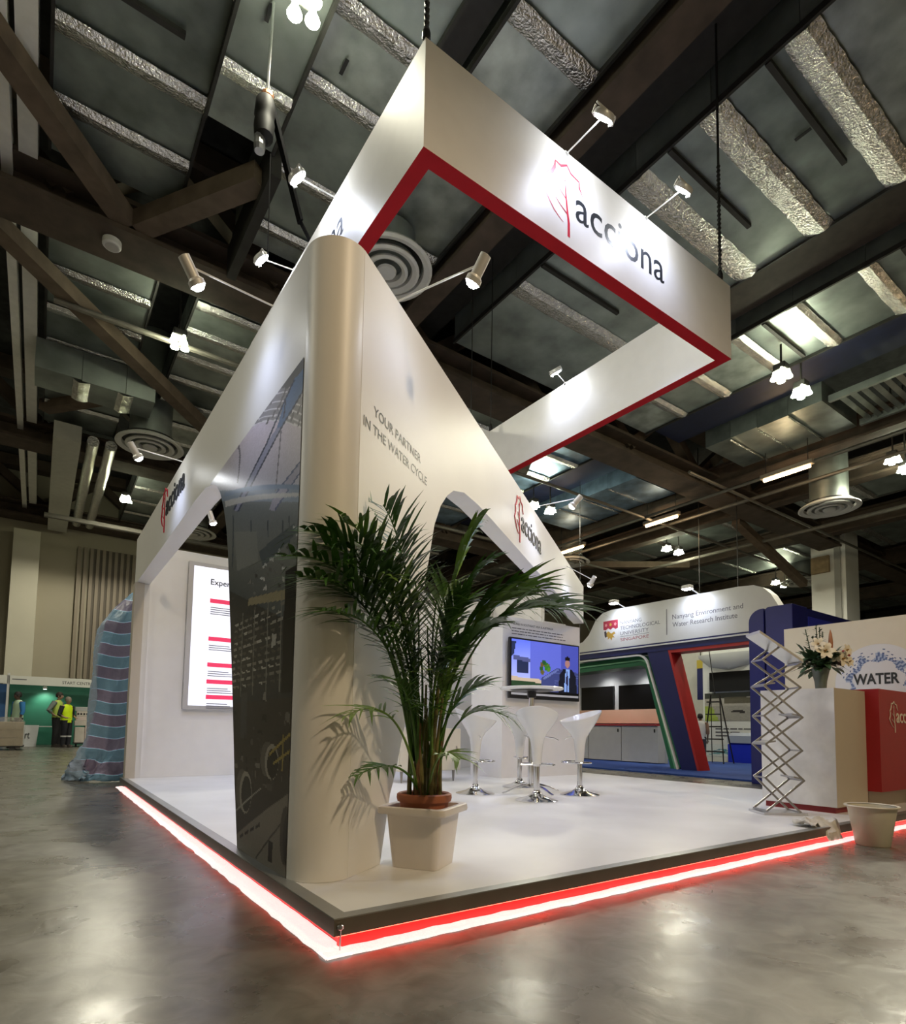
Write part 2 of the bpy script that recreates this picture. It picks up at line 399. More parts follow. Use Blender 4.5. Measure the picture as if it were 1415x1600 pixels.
for k in range(7): MB().bar((12.7, 2.0+k*.2, ZD-.05), (14.2, 2.0+k*.2, ZD-.05), .10, .03, (0, .4, 1)).build('slat', galv2, lv)
for xx in (12.65, 14.25): MB().box(xx-.04, xx+.04, 1.85, 3.4, ZD-.12, ZD+.02).build('frame_rail', galv2, lv)
nd = MB().box(11.05, 12.25, -2, 6.75, ZD+.2, ZD+.75).build('wrapped_duct', navyduct); tag(nd, 'dark navy wrapped duct next to the shiny foil jointed duct', 'duct')
nd = MB().box(11.05, 12.25, 8.1, 15.0, ZD+.2, ZD+.75).build('wrapped_duct', navyduct); tag(nd, 'dark navy wrapped duct beyond the first roof truss', 'duct')
DUCTS += [(11.05, 12.25, -2, 6.75, ZD+.2), (11.05, 12.25, 8.1, 15.0, ZD+.2)]
# bay 1
duct('ceiling_duct', 'grey duct with foil joints left of the yellowish hall lamp', -1.1, .36, 8.0, 15.0, ZD, .6, [9.1, 10.2, 11.3, 12.6, 13.9], mat=galv2)
duct('ceiling_duct', 'grey duct with foil joints right of the yellowish hall lamp', 1.0, 2.6, 8.0, 15.0, ZD, .6, [8.6, 9.4, 10.3, 11.2, 12.2, 13.3, 14.3], mat=galv2)
duct('ceiling_duct', 'grey duct with foil joints over the tall rounded booth corner', 3.0, 4.6, 8.0, 15.0, ZD, .6, [8.9, 10.0, 11.2, 12.4, 13.6], mat=galv2)
duct('ceiling_duct', 'dull duct seen through the hanging sign frame behind the first truss', 5.2, 8.0, 8.0, 15.0, ZD, .6, [8.9, 10.2, 11.5, 12.8, 14.1])
duct('ceiling_duct', 'duct with blue light painted in and foil joints under the far corner of hanging sign', 9.2, 10.85, 8.2, 15.0, ZD, .6, [9.0, 10.1, 11.2, 12.4, 13.6], mat=galv_blue_lit)
duct('ceiling_duct', 'panelled plenum box, blue light painted in, between far truss and warm tube lamps', 12.55, 14.4, 8.3, 12.5, ZD-.1, .5, [9.3, 10.3, 11.3], strip=.03, mat=galv_blue_lit)
DL = ['grey duct at the right edge just past the warm tube lamps', 'grey duct beyond the first truss behind the right round diffuser', 'grey duct directly above the hall pillar, near side', 'grey duct above the hall pillar, far side of the truss', 'grey duct far right beyond the pillar, near bay', 'grey duct far right beyond the pillar, middle bay', 'farthest grey duct at the right end of the hall', 'far bay duct low behind the wing arch opening', 'far bay duct just left of the university header', 'far bay duct above the university crest', 'far bay duct above the institute name', 'far bay duct seen over the left poster wall']
for i, (a, b, ya, yb) in enumerate([(17.6, 19.6, -1, 6.7), (17.8, 19.8, 8.2, 15), (22.2, 25.2, -1, 6.7), (22.2, 25.2, 8.2, 15), (28, 31, 0, 6.7), (28, 31, 8.2, 15), (35, 38, 0, 15), (5.2, 8.0, 16, 22.4), (10, 12.4, 16, 22.4), (15, 18, 16, 22.4), (22, 25, 16, 22.4), (1.2, 3.6, 16, 22.4)]):
    duct('ceiling_duct', DL[i], a, b, ya, yb, ZD, .6, seq(ya+.8, yb, 1.3), mat=galv if i % 2 == 0 else galv2, group='distant ceiling ducts')
# a cross duct, a pale duct and two foil pipes on the left
duct('cross_duct', 'grey cross duct with upright foil straps above the left arch', -1.25, .78, 11.2, 12.0, 7.35, .6, [-.5, .25], axis='X', mat=galv2, strip=.28)
pd = MB().box(-.9, -.35, 14.2, 22.3, 7.35, 7.75).build('pale_duct', M('pale_duct_paint', (.52, .52, .46), .6, noise=.06)); tag(pd, 'pale cream painted duct running to the far beige wall', 'duct')
for k, xx in enumerate((-.1, .28)):
    o = MB().tube([(xx, 14.4+q*.9, 7.55+.04*(q % 2)) for q in range(9)], .13, 12).build('foil_pipe', foil, smooth=True); tag(o, ['foil wrapped pipe beside the pale cream duct', 'foil wrapped pipe farther right of the pale cream duct'][k], 'pipe')
# trusses along x
def truss(y, zb, label):
    t = thing('roof_truss', label, 'truss', (16, y, zb))
    m = MB().box(-14, 47.9, y-.38, y+.38, zb, zb+.07).box(-14, 47.9, y-.04, y+.04, zb+.07, zb+.42).box(-14, 47.9, y-.38, y+.38, zb+.42, zb+.49); m.build('bottom_chord', brown, t)
    MB().box(-14, 47.9, y-.25, y+.25, 9.2, 9.55).build('top_chord', brown, t)
    d = None
    for k in range(20):
        xa = -13+k*3.0
        for s in (0, 1):
            MB().bar((xa+1.5*s, y, zb+.45 if s == 0 else 9.25), (xa+1.5+1.5*s, y, 9.25 if s == 0 else zb+.45), .26, .26).build('web_brace', brown, t)
for y, lb in ((7.38, 'brown steel roof truss crossing just behind the hanging sign'), (15.6, 'brown steel roof truss halfway down the hall'), (22.1, 'brown steel roof truss along the far wall'), (-1.2, 'brown steel roof truss above the viewer')):
    truss(y, 7.55, lb)
# secondary beams along y
def ybeam(x, wd, zb, h, label, mat=brown, y0=-9.5, y1=22.4):
    t = thing('roof_beam', label, 'beam', (x, (y0+y1)/2, zb))
    MB().box(x-wd/2, x+wd/2, y0, y1, zb, zb+.06).build('bottom_flange', mat, t); MB().box(x-.05, x+.05, y0, y1, zb+.06, zb+h-.06).build('web', mat, t); MB().box(x-wd/2, x+wd/2, y0, y1, zb+h-.06, zb+h).build('top_flange', mat, t)
ybeam(2.44, .30, 8.1, .8, 'black roof beam left of the narrow duct over the sign', darksteel)
ybeam(3.98, .36, 7.72, .8, 'brown roof beam crossing over the hanging sign lettering')
ybeam(4.75, .7, 8.45, .5, 'wide black roof girder beside the widest duct', darksteel)
ybeam(8.55, .9, 8.2, .7, 'dark brown roof girder right of the widest duct', M('dark_brown_steel', (.05, .038, .03), .8, noise=.2))
ybeam(14.6, .35, 7.7, .6, 'brown roof beam beside the panelled plenum boxes')
ybeam(16.9, .4, 7.6, .6, 'brown roof beam just right of the warm tube lamps')
ybeam(21.0, .4, 7.6, .6, 'brown roof beam right of the near right hand duct')
ybeam(26.6, .4, 7.6, .6, 'brown roof beam far right near the hall pillar'); ybeam(33, .4, 7.6, .6, 'brown roof beam at the far right of the hall')
gp = MB().box(1.112, 1.24, 4.92, 6.98, 7.5, 7.97).build('drop_plate', darksteel); tag(gp, 'dark upright drop plate beside the chain hoist duct', 'plate')
# plan bracing
for i, (p, q, lb) in enumerate([((-1.7, 5.2, 7.75), (-.2, 7.1, 7.75), 'pale brown diagonal brace at upper left near the rail'), ((1.1, 5.3, 7.75), (-.1, 7.1, 7.75), 'pale brown diagonal brace beside the chain hoist duct'),
        ((-1.9, 8.0, 7.75), (3.2, 13.8, 7.75), 'long brown diagonal brace crossing above the left arch'), 
         ((9.4, 9.6, 7.7), (8.2, 7.6, 7.7), 'brown diagonal brace past the first truss'),
         ((17.2, 8.0, 7.6), (22.0, 8.1, 6.3), 'brown knee brace running to the hall pillar'),
        ((20, 11.5, 7.4), (15, 15.4, 7.4), 'distant brown brace beyond the warm lamps'), ((-1.1, 14.1, 7.95), (-.1, 12.9, 7.95), 'brown brace near the left round diffuser')]):
    o = MB().bar(p, q, .26, .24).build('diagonal_brace', M('pale_brown_steel', (.115, .083, .058), .8, noise=.25, nscale=4)); tag(o, lb, 'brace')
# partition rail at far left
rl = thing('partition_rail', 'pale two part partition track running along the ceiling at left', 'rail', (-1.45, 8, 7.9))
for a, b, z0 in ((-1.62, -1.50, 7.88), (-1.44, -1.24, 7.98)): MB().box(a, b, -9, 22.4, z0, z0+.3).build('track', M('rail_paint', (.80, .79, .74), .5, noise=.06), rl)
# pipes
for i, (p, q, r, lb) in enumerate([((14.0, -5, 7.3), (14.0, 22, 7.3), .045, 'thin sprinkler pipe left of warm tube lamps'), ((15.35, -5, 7.4), (15.35, 22, 7.4), .05, 'thin pipe just left of warm tube lamps'), ((18.7, -5, 7.2), (18.7, 22, 7.2), .06, 'pipe under the near right hand duct'),
        ((7, 9.1, 7.3), (30, 9.1, 7.3), .04, 'thin cross pipe behind the first truss'), ((4, 13.4, 7.2), (34, 13.4, 7.2), .05, 'thin cross pipe in front of the second truss'), ((12.3, 6.5, 7.35), (32, 6.5, 7.35), .04, 'thin cross pipe in front of the first truss'),
        ((-1, 9.2, 7.55), (3, 9.2, 7.55), .05, 'short grey pipe above the left arch'), ((-1, 19.2, 6.95), (14, 19.2, 6.95), .08, 'long grey pipe near the far wall')]):
    tag(MB().tube([p, q], r, 8).build('sprinkler_pipe', M('pipe_grey', (.16, .15, .13), .5, .4, noise=.1)), lb, 'pipe')
cs = thing('ceiling_speaker', 'small round white speaker under the first truss at left', 'speaker', (-.34, 7.0, 7.45)); MB().lathe([(.10, 0), (.12, .02), (.12, .09), (.05, .098)], (-.36, 7.3, 7.45), 20).build('speaker_body', diffw, cs, True); MB().lathe([(.001, -.004), (.085, -.004)], (-.36, 7.3, 7.45), 20, cap=False).build('grille', M('speaker_grille', (.45, .44, .42), .7), cs)
# round diffusers
def diffuser(x, y, z, r, label):
    t = thing('round_diffuser', label, 'diffuser', (x, y, z))
    MB().lathe([(r*.62, .12), (r*.62, over(x, y)-z-.01)], (x, y, z), 28).build('foil_neck', galv2, t, True)
    for k, (ro, ri, dz) in enumerate(((1.0, .80, 0), (.72, .55, -.02), (.47, .33, -.03))):
        MB().lathe([(r*ri, .10), (r*ri*1.02, .03), (r*(ro-.06), .0), (r*ro, .02), (r*ro*.98, .05), (r*ri*1.03, .12)], (x, y, z+dz), 40, cap=False).build('cone_ring', diffw, t, True)
    MB().lathe([(.001, .0), (r*.2, .0), (r*.22, .03), (r*.15, .07), (.001, .08)], (x, y, z-.035), 24).build('centre_disc', diffw, t, True)
    MB().lathe([(.001, .13), (r*.78, .13), (r*.78, .17), (.001, .17)], (x, y, z), 28).build('dark_throat', black, t)
diffuser(2.97, 5.38, 7.45, .67, 'large round white ceiling diffuser behind the booth corner')
diffuser(.90, 12.6, 7.0, .70, 'round white ceiling diffuser above the left beam logo')
diffuser(15.9, 4.75, 6.7, .72, 'round white ceiling diffuser beside the hall pillar')
diffuser(3.2, 19.5, 7.3, .75, 'small far round diffuser seen through the left arch')
diffuser(15.6, 13.7, 7.2, .75, 'far round diffuser beside the end of the wing beam')
diffuser(25.5, 9.6, 7.2, .9, 'far round diffuser above the white stand header')
# hall lamps
def hall_lamp(x, y, z, label, watts=HALL_W, n=4, light=True, sz=.115, col=HALL_COL, cone=166):
    t = thing('hall_lamp', label, 'lamp', (x, y, z), 0, 'hall lamp clusters')
    MB().box(x-.11, x+.11, y-.11, y+.11, z+.13, z+.26).build('housing', darksteel, t, bevel=.02)
    MB().tube([(x, y, z+.26), (x, y, over(x, y)-.005)], .02, 6).build('drop_rod', darksteel, t)
    for k in range(n):
        a = k*2*math.pi/n+.5; cx, cy = x+sz*math.cos(a), y+sz*math.sin(a)
        MB().lathe([(.02, .15), (.035, .08), (.07, .0), (.001, .010)], (cx, cy, z), 12).build('lamp_cup', M('hall_lamp_glow', (1, 1, .9), .5, emit=(.96, 1, .72), estr=45), t, True)
    if light:
        spot(t, (x, y, z-.05), (x, y, 0), watts, cone, .35, col, .25); point(t, (x, y, z-.12), watts*.016, (1, 1, .5), .15)
for x, y, lb in ((.95, 3.45, 'yellowish hall lamp cluster at the very top of the view'), (.98, 9.97, 'yellowish hall lamp cluster above the left arch'), (1.14, 19.6, 'small hall lamp cluster near the far left wall'),
        (11.15, 3.67, 'left one of the twin hall lamps right of the hanging sign'), (12.1, 3.71, 'right one of the twin hall lamps right of the hanging sign'), (17.3, 3.75, 'left one of the hall lamps at the right edge'), (18.2, 3.75, 'right one of the hall lamps at the right edge'),
        (19.3, 12.0, 'left one of the twin hall lamps above the white header'), (20.1, 12.0, 'right one of the twin hall lamps above the white header'), (28.0, 12.0, 'left far lamp pair above the stand header end'), (28.9, 12.0, 'right far lamp pair above the stand header end'),
        (12.0, 11.9, 'left one of the lamps just past the wing logo'), (12.75, 11.9, 'right one of the lamps just past the wing logo')):
    hall_lamp(CAM.x+(x-CAM.x)*.909, CAM.y+(y-CAM.y)*.909, ZD-.66, lb, HALL_W*(.6 if x > 10 else .38 if y < 5 else .9 if y < 15 else 1.7))
for x, y, lb, wt, cl_ in ((-6.5, 3.45, 'hall lamp cluster out of view, left of the stand', HALL_W*.8, HALL_COL), (-6.5, 10, 'hall lamp cluster out of view, far left', HALL_W*.8, HALL_COL), (1.6, -5.6, 'added warm lamp cluster out of view behind the viewer', HALL_W*2.2, (1, .74, .46))):
    hall_lamp(x, y, ZD-.66, lb, wt, col=cl_, cone=158 if y < 0 else 166)  # warm cluster is added, standing in for an unseen warm source out front
# warm fluorescent tubes
for x, y, lb in ((13.93, 4.90, 'warm tube lamp under the ceiling left of the hall pillar'), (14.40, 8.80, 'warm tube lamp in the middle distance under brown beams'), (14.40, 12.5, 'warm tube lamp just past the end of the wing'), (14.0, .9, 'warm tube lamp high at right outside the view')):
    t = thing('tube_lamp', lb, 'lamp', (x, y, 7.15))
    MB().box(x-.07, x+.07, y-.62, y+.62, 7.23, 7.33).build('batten', M('batten_metal', (.3, .25, .2), .5), t)
    MB().tube([(x, y-.55, 7.19), (x, y+.55, 7.19)], .045, 10).build('tube', M('warm_tube_glow', (1, .8, .5), .5, emit=(1, .70, .36), estr=7), t, True)
    for s_ in (-.5, .5): MB().tube([(x, y+s_, 7.33), (x, y+s_, over(x, y+s_)-.005)], .010, 6).build('hanger', darksteel, t)
    point(t, (x, y, 7.08), 22, (1, .7, .4), .1)
# hall pillar
pm = M('pillar_paint', (.80, .80, .77), .7, noise=.05, nscale=.8)
hp = thing('hall_pillar', 'square pale grey hall pillar with a brown beam let into it', 'pillar', (23.4, 7.9, 0)); hp['kind'] = 'structure'
MB().box(22.5, 23.6, 6.9, 8.05, 0, 9.6).build('shaft', pm, hp); MB().box(22.44, 22.5, 7.05, 7.25, 0, 9.6).build('corner_strip', M('pillar_strip', (.36, .36, .34), .6), hp)
MB().box(22.36, 22.5, 7.4, 8.0, 6.7, 7.3).build('notch_plate', M('raw_ply', (.35, .26, .15), .8, noise=.2), hp)

# =================================================================== THE STAND
W = R(56.31); WD = Vector((math.sin(W), math.cos(W), 0)); WN = Vector((math.cos(W), -math.sin(W), 0)); WP = WN*-.25
DX, DY = 6.27, 6.32
pf = thing('booth_platform', 'low white stand platform with dark edge trim and red lit skirting', 'platform', (DX/2, DY/2, 0))
MB().box(.05, DX-.05, .05, DY-.02, .03, PZ-.001).build('deck', deckm, pf)
MB().prism([(0, 0), (.055, .055), (.055, DY), (0, DY)], (0, 0, .052), X3, Y3, Z3*(PZ-.054)).build('edge_trim', trim, pf)
MB().prism([(0, 0), (DX, 0), (DX-.055, .055), (.055, .055)], (0, 0, .052), X3, Y3, Z3*(PZ-.054)).build('edge_trim', trim, pf)
MB().prism([(DX, 0), (DX, DY), (DX-.055, DY), (DX-.055, .055)], (0, 0, .052), X3, Y3, Z3*(PZ-.054)).build('edge_trim', trim, pf)
MB().prism([(.002, .002), (.062, .055), (.062, DY), (.002, DY)], (0, 0, PZ-.002), X3, Y3, Z3*.004).build('trim_lip', trimtop, pf)
MB().prism([(.002, .002), (DX, .002), (DX-.06, .055), (.062, .055)], (0, 0, PZ-.002), X3, Y3, Z3*.004).build('trim_lip', trimtop, pf)
MB().box(.03, DX, .026, .04, .0, .052).build('toe_board', M('red_toe_board', (.75, .03, .03), .35), pf); MB().box(.05, .07, .03, DY, 0, .052).build('toe_board', M('red_toe_board', (.75, .03, .03), .35), pf)
bl = MB().lathe([(.006, 0), (.011, .004), (.011, .014), (.006, .018)], (.02, -.008, .075), 10); bl.tube([(.02, -.01, .085), (.018, -.012, .0)], .0025, 6); bl.build('corner_bolt', steel, pf)
# light strip in a crinkled film along the skirting
ledm = M('led_film', (.9, .84, .84), .3, emit=(1, .84, .82), estr=.55, noise=.12, nscale=30, bump=.5, bscale=70)
rope = M('red_led_rope', (1, .2, .15), .4, emit=(1, .07, .04), estr=6)
ls = thing('led_strip', 'glowing red light strip in white plastic film around the platform foot', 'light strip', (1, 0, 0))
def led(path, inward, name, wd):
    rnd = random.Random(11); rings = []
    for i, (p, x0) in enumerate(path):
        p = Vector(p); wv = Vector(inward); e = rnd.uniform(-.005, .005); rr = []
        for j, (a, z) in enumerate(((0, .001), (.08, .006), (.35, .009), (.65, .010), (.92, .008), (1, .004))):
            rr.append(p+wv*((x0+e)*(1-a)+wd*a)+Z3*(z*(1+.4*rnd.uniform(-1, 1))))
        rings.append(rr)
    MB().loft(rings, False, False, False).build(name, ledm, ls, True)
led([((x, .0, 0), -.052) for x in [-.045, .0]+[.07*k for k in range(1, int(DX/.07))]], Y3, 'front_film', .024); led([((.0, y, 0), -.048) for y in [-.05, .0]+[.07*k for k in range(1, int(DY/.07))]], X3, 'side_film', .048)
MB().tube([(.02, .018, .0475), (DX, .018, .0475)], .004, 6).build('front_rope', rope, ls); MB().tube([(.018, .02, .0475), (.018, DY, .0475)], .004, 6).build('side_rope', rope, ls)
# main white frame: left arch, rounded corner, diagonal wing
fr = thing('stand_shell', 'tall white A shaped stand shell with rounded corner, arch and slogan', 'stand', (.2, .62, PZ))
XO = .05
leg = [(1.37, PZ), (1.47, .45), (1.575, .89), (1.735, 1.48), (1.835, 1.85), (1.90, 2.02), (1.98, 2.16), (2.10, 2.31), (2.20, 2.39), (2.32, 2.445), (2.55, 2.50), (2.9, 2.515)]
outl = [(.62, PZ)]+leg+[(6.35, 2.50), (6.35, 3.09), (.62, 3.02)]
MB().prism(outl, (XO, 0, 0), Y3, Z3, X3*.145).build('arch_panel', white, fr)
m = MB(); arc = [(.203+.153*math.cos(R(a)), .62+.153*math.sin(R(a))) for a in list(range(180, 303, 6))+[303.7]]
ring = arc+[((WP+WD*.53).x, (WP+WD*.53).y), ((WP+WD*.53-WN*.12).x, (WP+WD*.53-WN*.12).y), (.215, .66), (.06, .66)]
m.loft([[(x, y, z) for x, y in ring] for z in (PZ, 3.02)]); m.build('corner_column', white, fr, True)
wing = [(.80, PZ), (.89, .437), (.94, .533), (1.06, .831), (1.275, 1.631), (1.324, 1.777), (1.392, 1.992), (1.487, 2.146), (1.59, 2.25), (1.70, 2.325), (1.90, 2.39), (2.2, 2.415), (2.6, 2.42)]
wo = [(.50, PZ)]+wing+[(7.3, 2.42), (7.3, 3.0), (.50, 3.02)]
MB().prism(wo, WP+WN*.0004, WD, Z3, WN*-.15).build('wing_panel', white, fr)
def legy(z):
    for (a, b) in zip(leg[:-1], leg[1:]):
        if a[1] <= z <= b[1]: return a[0]+(b[0]-a[0])*(z-a[1])/(b[1]-a[1])
    return leg[-1][0]
# ---- mural print (industrial water plant)
Q = lambda *p: list(p)
Y0M, Y1M, Z0M, Z1M = .62, 2.35, PZ, 2.475
MUR_TOP = [((98,100,106),[(0.58,2.49),(0.967,2.497),(0.829,2.422),(0.57,2.376)]),((150,148,154),[(0.967,2.497),(1.491,2.515),(0.565,2.102),(0.584,2.306),(0.829,2.424)]),((226,224,228),[(1.032,2.494),(0.581,2.26),(0.579,2.268),(1.029,2.502)]),((226,224,228),[(1.159,2.499),(0.576,2.208),(0.574,2.215),(1.156,2.508)]),((226,224,228),[(1.253,2.494),(0.572,2.163),(0.57,2.17),(1.25,2.503)]),((226,224,228),[(1.378,2.502),(0.569,2.128),(0.567,2.136),(1.376,2.511)]),((226,224,228),[(1.475,2.508),(0.566,2.101),(0.565,2.109),(1.473,2.519)]),((112,110,116),[(0.978,2.497),(1.04,2.487),(1.016,2.472),(0.955,2.482)]),((112,110,116),[(0.864,2.438),(0.932,2.406),(0.908,2.392),(0.841,2.424)]),((112,110,116),[(1.054,2.493),(1.112,2.471),(1.086,2.456),(1.029,2.478)]),((112,110,116),[(0.931,2.402),(0.991,2.391),(0.968,2.376),(0.909,2.387)]),((112,110,116),[(1.175,2.5),(1.243,2.485),(1.216,2.468),(1.148,2.484)]),((112,110,116),[(1.018,2.398),(1.067,2.38),(1.042,2.365),(0.993,2.383)]),((112,110,116),[(1.289,2.505),(1.345,2.482),(1.316,2.466),(1.26,2.489)]),((112,110,116),[(1.123,2.404),(1.161,2.385),(1.134,2.37),(1.096,2.389)]),((112,110,116),[(0.699,2.338),(0.738,2.3),(0.716,2.288),(0.678,2.326)]),((112,110,116),[(0.65,2.26),(0.689,2.23),(0.668,2.219),(0.629,2.248)]),((112,110,116),[(0.735,2.267),(0.776,2.236),(0.754,2.224),(0.713,2.255)]),((112,110,116),[(0.645,2.203),(0.672,2.168),(0.651,2.157),(0.624,2.192)]),((92,124,170),[(0.574,2.417),(0.565,2.32),(0.645,2.312),(0.905,2.257),(0.969,2.284),(0.87,2.372),(0.74,2.425)]),((150,154,184),[(0.905,2.257),(1.18,2.187),(1.511,2.081),(1.641,2.047),(1.735,2.082),(1.444,2.175),(1.134,2.264),(0.969,2.284)]),((52,64,96),[(0.749,2.427),(0.881,2.382),(0.86,2.37),(0.73,2.415)]),((52,64,96),[(0.881,2.382),(1.146,2.27),(1.122,2.258),(0.86,2.37)]),((52,64,96),[(1.146,2.27),(1.751,2.092),(1.72,2.079),(1.123,2.258)]),((52,64,96),[(0.593,2.32),(0.903,2.262),(0.883,2.25),(0.576,2.308)]),((52,64,96),[(0.903,2.262),(1.656,2.054),(1.626,2.041),(0.883,2.25)]),((40,52,84),[(0.859,2.375),(0.846,2.365),(0.861,2.288),(0.881,2.297)]),((166,166,192),[(0.574,1.985),(0.57,1.934),(0.957,1.848),(1.049,1.88),(0.966,1.93)]),((72,90,136),[(0.581,1.986),(0.988,1.935),(0.969,1.925),(0.567,1.976)]),((72,90,136),[(0.577,1.937),(0.967,1.854),(0.947,1.844),(0.562,1.928)]),((118,116,134),[(1.653,2.521),(1.692,2.24),(1.666,2.231),(1.628,2.51)]),((118,116,134),[(0.912,2.243),(0.964,1.947),(0.946,1.94),(0.894,2.236)]),((112,138,176),[(1.996,2.278),(0.522,1.834),(0.52,1.811),(1.982,2.246)]),((196,198,202),[(1.964,2.212),(0.519,1.796),(0.517,1.781),(1.945,2.167)]),((72,82,92),[(1.373,1.916),(1.36,1.82),(1.338,1.814),(1.351,1.91)]),((72,82,92),[(1.07,1.83),(1.054,1.74),(1.036,1.735),(1.051,1.825)]),((72,82,92),[(0.837,1.763),(0.831,1.705),(0.814,1.701),(0.82,1.759)]),((72,82,92),[(1.762,2.058),(1.728,1.724),(1.702,1.718),(1.735,2.05)]),((72,82,92),[(0.747,1.761),(0.726,1.561),(0.711,1.557),(0.731,1.757)]),((84,94,100),[(1.202,1.698),(0.669,1.7),(0.623,1.65),(1.106,1.589)]),((196,200,202),[(1.158,1.549),(1.086,1.537),(1.085,1.524),(1.156,1.537)]),((196,200,202),[(0.815,1.529),(0.769,1.522),(0.768,1.51),(0.814,1.518)]),((196,200,202),[(1.092,1.607),(1.044,1.599),(1.042,1.586),(1.091,1.594)]),((196,200,202),[(1.005,1.614),(0.964,1.607),(0.963,1.594),(1.003,1.602)]),((196,200,202),[(0.924,1.62),(0.89,1.614),(0.888,1.602),(0.922,1.608)]),((196,200,202),[(0.687,1.695),(0.649,1.686),(0.648,1.675),(0.686,1.684)]),((196,200,202),[(0.645,1.645),(0.62,1.641),(0.619,1.629),(0.644,1.634)]),((196,200,202),[(1.121,1.602),(1.094,1.599),(1.092,1.585),(1.119,1.59)]),((196,200,202),[(0.873,1.632),(0.849,1.629),(0.848,1.617),(0.871,1.621)]),((132,136,134),[(1.713,1.942),(1.246,1.817),(1.195,1.644),(1.603,1.677)])]
def mixc(a, b, k): return tuple(x*k+y*(1-k) for x, y in zip(a, b))
def mur_base(y, z):
    h = z-.318*(y-.6)     # the printed picture's own level lines tilt this way
    if h > 1.85: return mixc(lin(212, 203, 216), lin(190, 192, 212), min(1, (h-1.85)/.3))
    if h > 1.78: return lin(132, 150, 176)
    if h > 1.50: return mixc(lin(112, 122, 130), lin(120, 124, 122), (h-1.50)/.28)
    if h > 1.22: return mixc(lin(120, 124, 122), lin(78, 86, 90), (h-1.22)/.28)
    if z > .9: return lin(54, 56, 58)
    if z > .45: return lin(60, 55, 50)
    return lin(56, 51, 46)
mp = [(lin(*c_), P) for c_, P in MUR_TOP]
rnd = random.Random(5)
for k in range(20):
    yy = rnd.uniform(.65, 1.7); zz = rnd.uniform(1.40, 1.60); mp.append((lin(*[int(rnd.choice((70, 96, 128, 190)))]*3), [(yy, zz), (yy+rnd.uniform(.01, .07), zz+.012), (yy+rnd.uniform(.01, .05), zz+.03), (yy, zz+.02)]))
mp += [(lin(150, 142, 116), [(.75, 1.36), (1.35, 1.43), (1.35, 1.47), (.75, 1.41)])]
for r_ in range(11):
    zz = .98+r_*.036
    for k in range(9):
        ya = .78+k*.095+rnd.uniform(-.02, .02); v = rnd.choice((96, 124, 150, 176, 84)); mp.append((lin(v, v-2, v-8), [(ya, zz), (ya+rnd.uniform(.04, .09), zz+.004), (ya+rnd.uniform(.04, .09), zz+.017), (ya, zz+.013)]))
for yy in (.78, .98, 1.2, 1.42): mp.append((lin(128, 128, 122), [(yy, .93), (yy+.012, .93), (yy+.03, 1.4), (yy+.018, 1.4)]))
mp += [(lin(24, 24, 26), [(.55, .92), (.76, .92), (.76, 1.5), (.55, 1.5)]), (lin(74, 74, 74), [(1.28, .70), (1.40, .70), (1.42, .94), (1.30, .95)]), (lin(168, 168, 164), [(.86, 1.16), (.93, 1.15), (.92, 1.22), (.86, 1.21)])]
for k in range(50):
    yy = rnd.uniform(.62, 1.5); zz = rnd.uniform(.42, .9); v = rnd.randint(26, 130); a, b = rnd.uniform(.015, .09), rnd.uniform(.01, .05); mp.append((lin(v, v-3, v-8), [(yy, zz), (yy+a, zz+.01), (yy+a*.8, zz+b), (yy+.01, zz+b)]))
def ell(cy, cz, ry, rz, n=20): return [(cy+ry*math.cos(2*math.pi*i/n), cz+rz*math.sin(2*math.pi*i/n)) for i in range(n)]
for cy, cz, ry, rz in ((.86, .60, .10, .085), (1.26, .42, .11, .11)):
    mp += [(lin(96, 92, 86), ell(cy+.07, cz+.01, ry, rz)), (lin(150, 146, 138), ell(cy, cz, ry, rz)), (lin(40, 36, 33), ell(cy-.015, cz-.006, ry*.8, rz*.84))]
mp += [(lin(150, 134, 70), [(.55, .77), (.90, .64), (.90, .625), (.55, .755)]), (lin(150, 134, 70), [(.55, .69), (.84, .60), (.84, .585), (.55, .675)]), (lin(140, 126, 70), [(.70, .57), (.72, .57), (.72, .73), (.70, .73)])]
mp += [(lin(120, 116, 108), [(1.45, .08), (1.42, .17), (1.02, .33), (.55, .50), (.55, .05)]), (lin(52, 48, 44), [(1.05, .12), (1.03, .12), (.67, .345), (.69, .345)]), (lin(70, 66, 60), ell(.64, .29, .07, .13)), (lin(46, 43, 40), ell(.61, .28, .06, .11)), (lin(38, 35, 33), [(.80, .14), (.86, .14), (.86, .24), (.80, .24)]), (lin(150, 150, 146), [(1.42, .30), (1.0, .46), (1.0, .47), (1.42, .31)])]
for k in range(4): mp.append((lin(30, 28, 26), [(1.0+.09*k, .28-.03*k), (1.06+.09*k, .26-.03*k), (1.06+.09*k, .275-.03*k), (1.0+.09*k, .30-.03*k)]))
def mur_pos(u, v):
    z = Z0M+(Z1M-Z0M)*v; yl = min(legy(z), 2.4); return (XO-.003, yl+(.62-yl)*u, z)
def mur_col(u, v):
    p = mur_pos(u, v); return mur_base(p[1], p[2])
def uvp(P):  # (y,z) polygon into the sheet's own coordinates
    out = []
    for y, z in P:
        zc = max(Z0M, min(Z1M, z)); yl = min(legy(zc), 2.4); out.append(((y-yl)/(.62-yl), (z-Z0M)/(Z1M-Z0M)))
    return out
print_panel('mural_print', mur_pos, 110, 300, mur_col, [(c, uvp(P)) for c, P in mp], M_print('mural_ink', .28), fr, noise=.06)
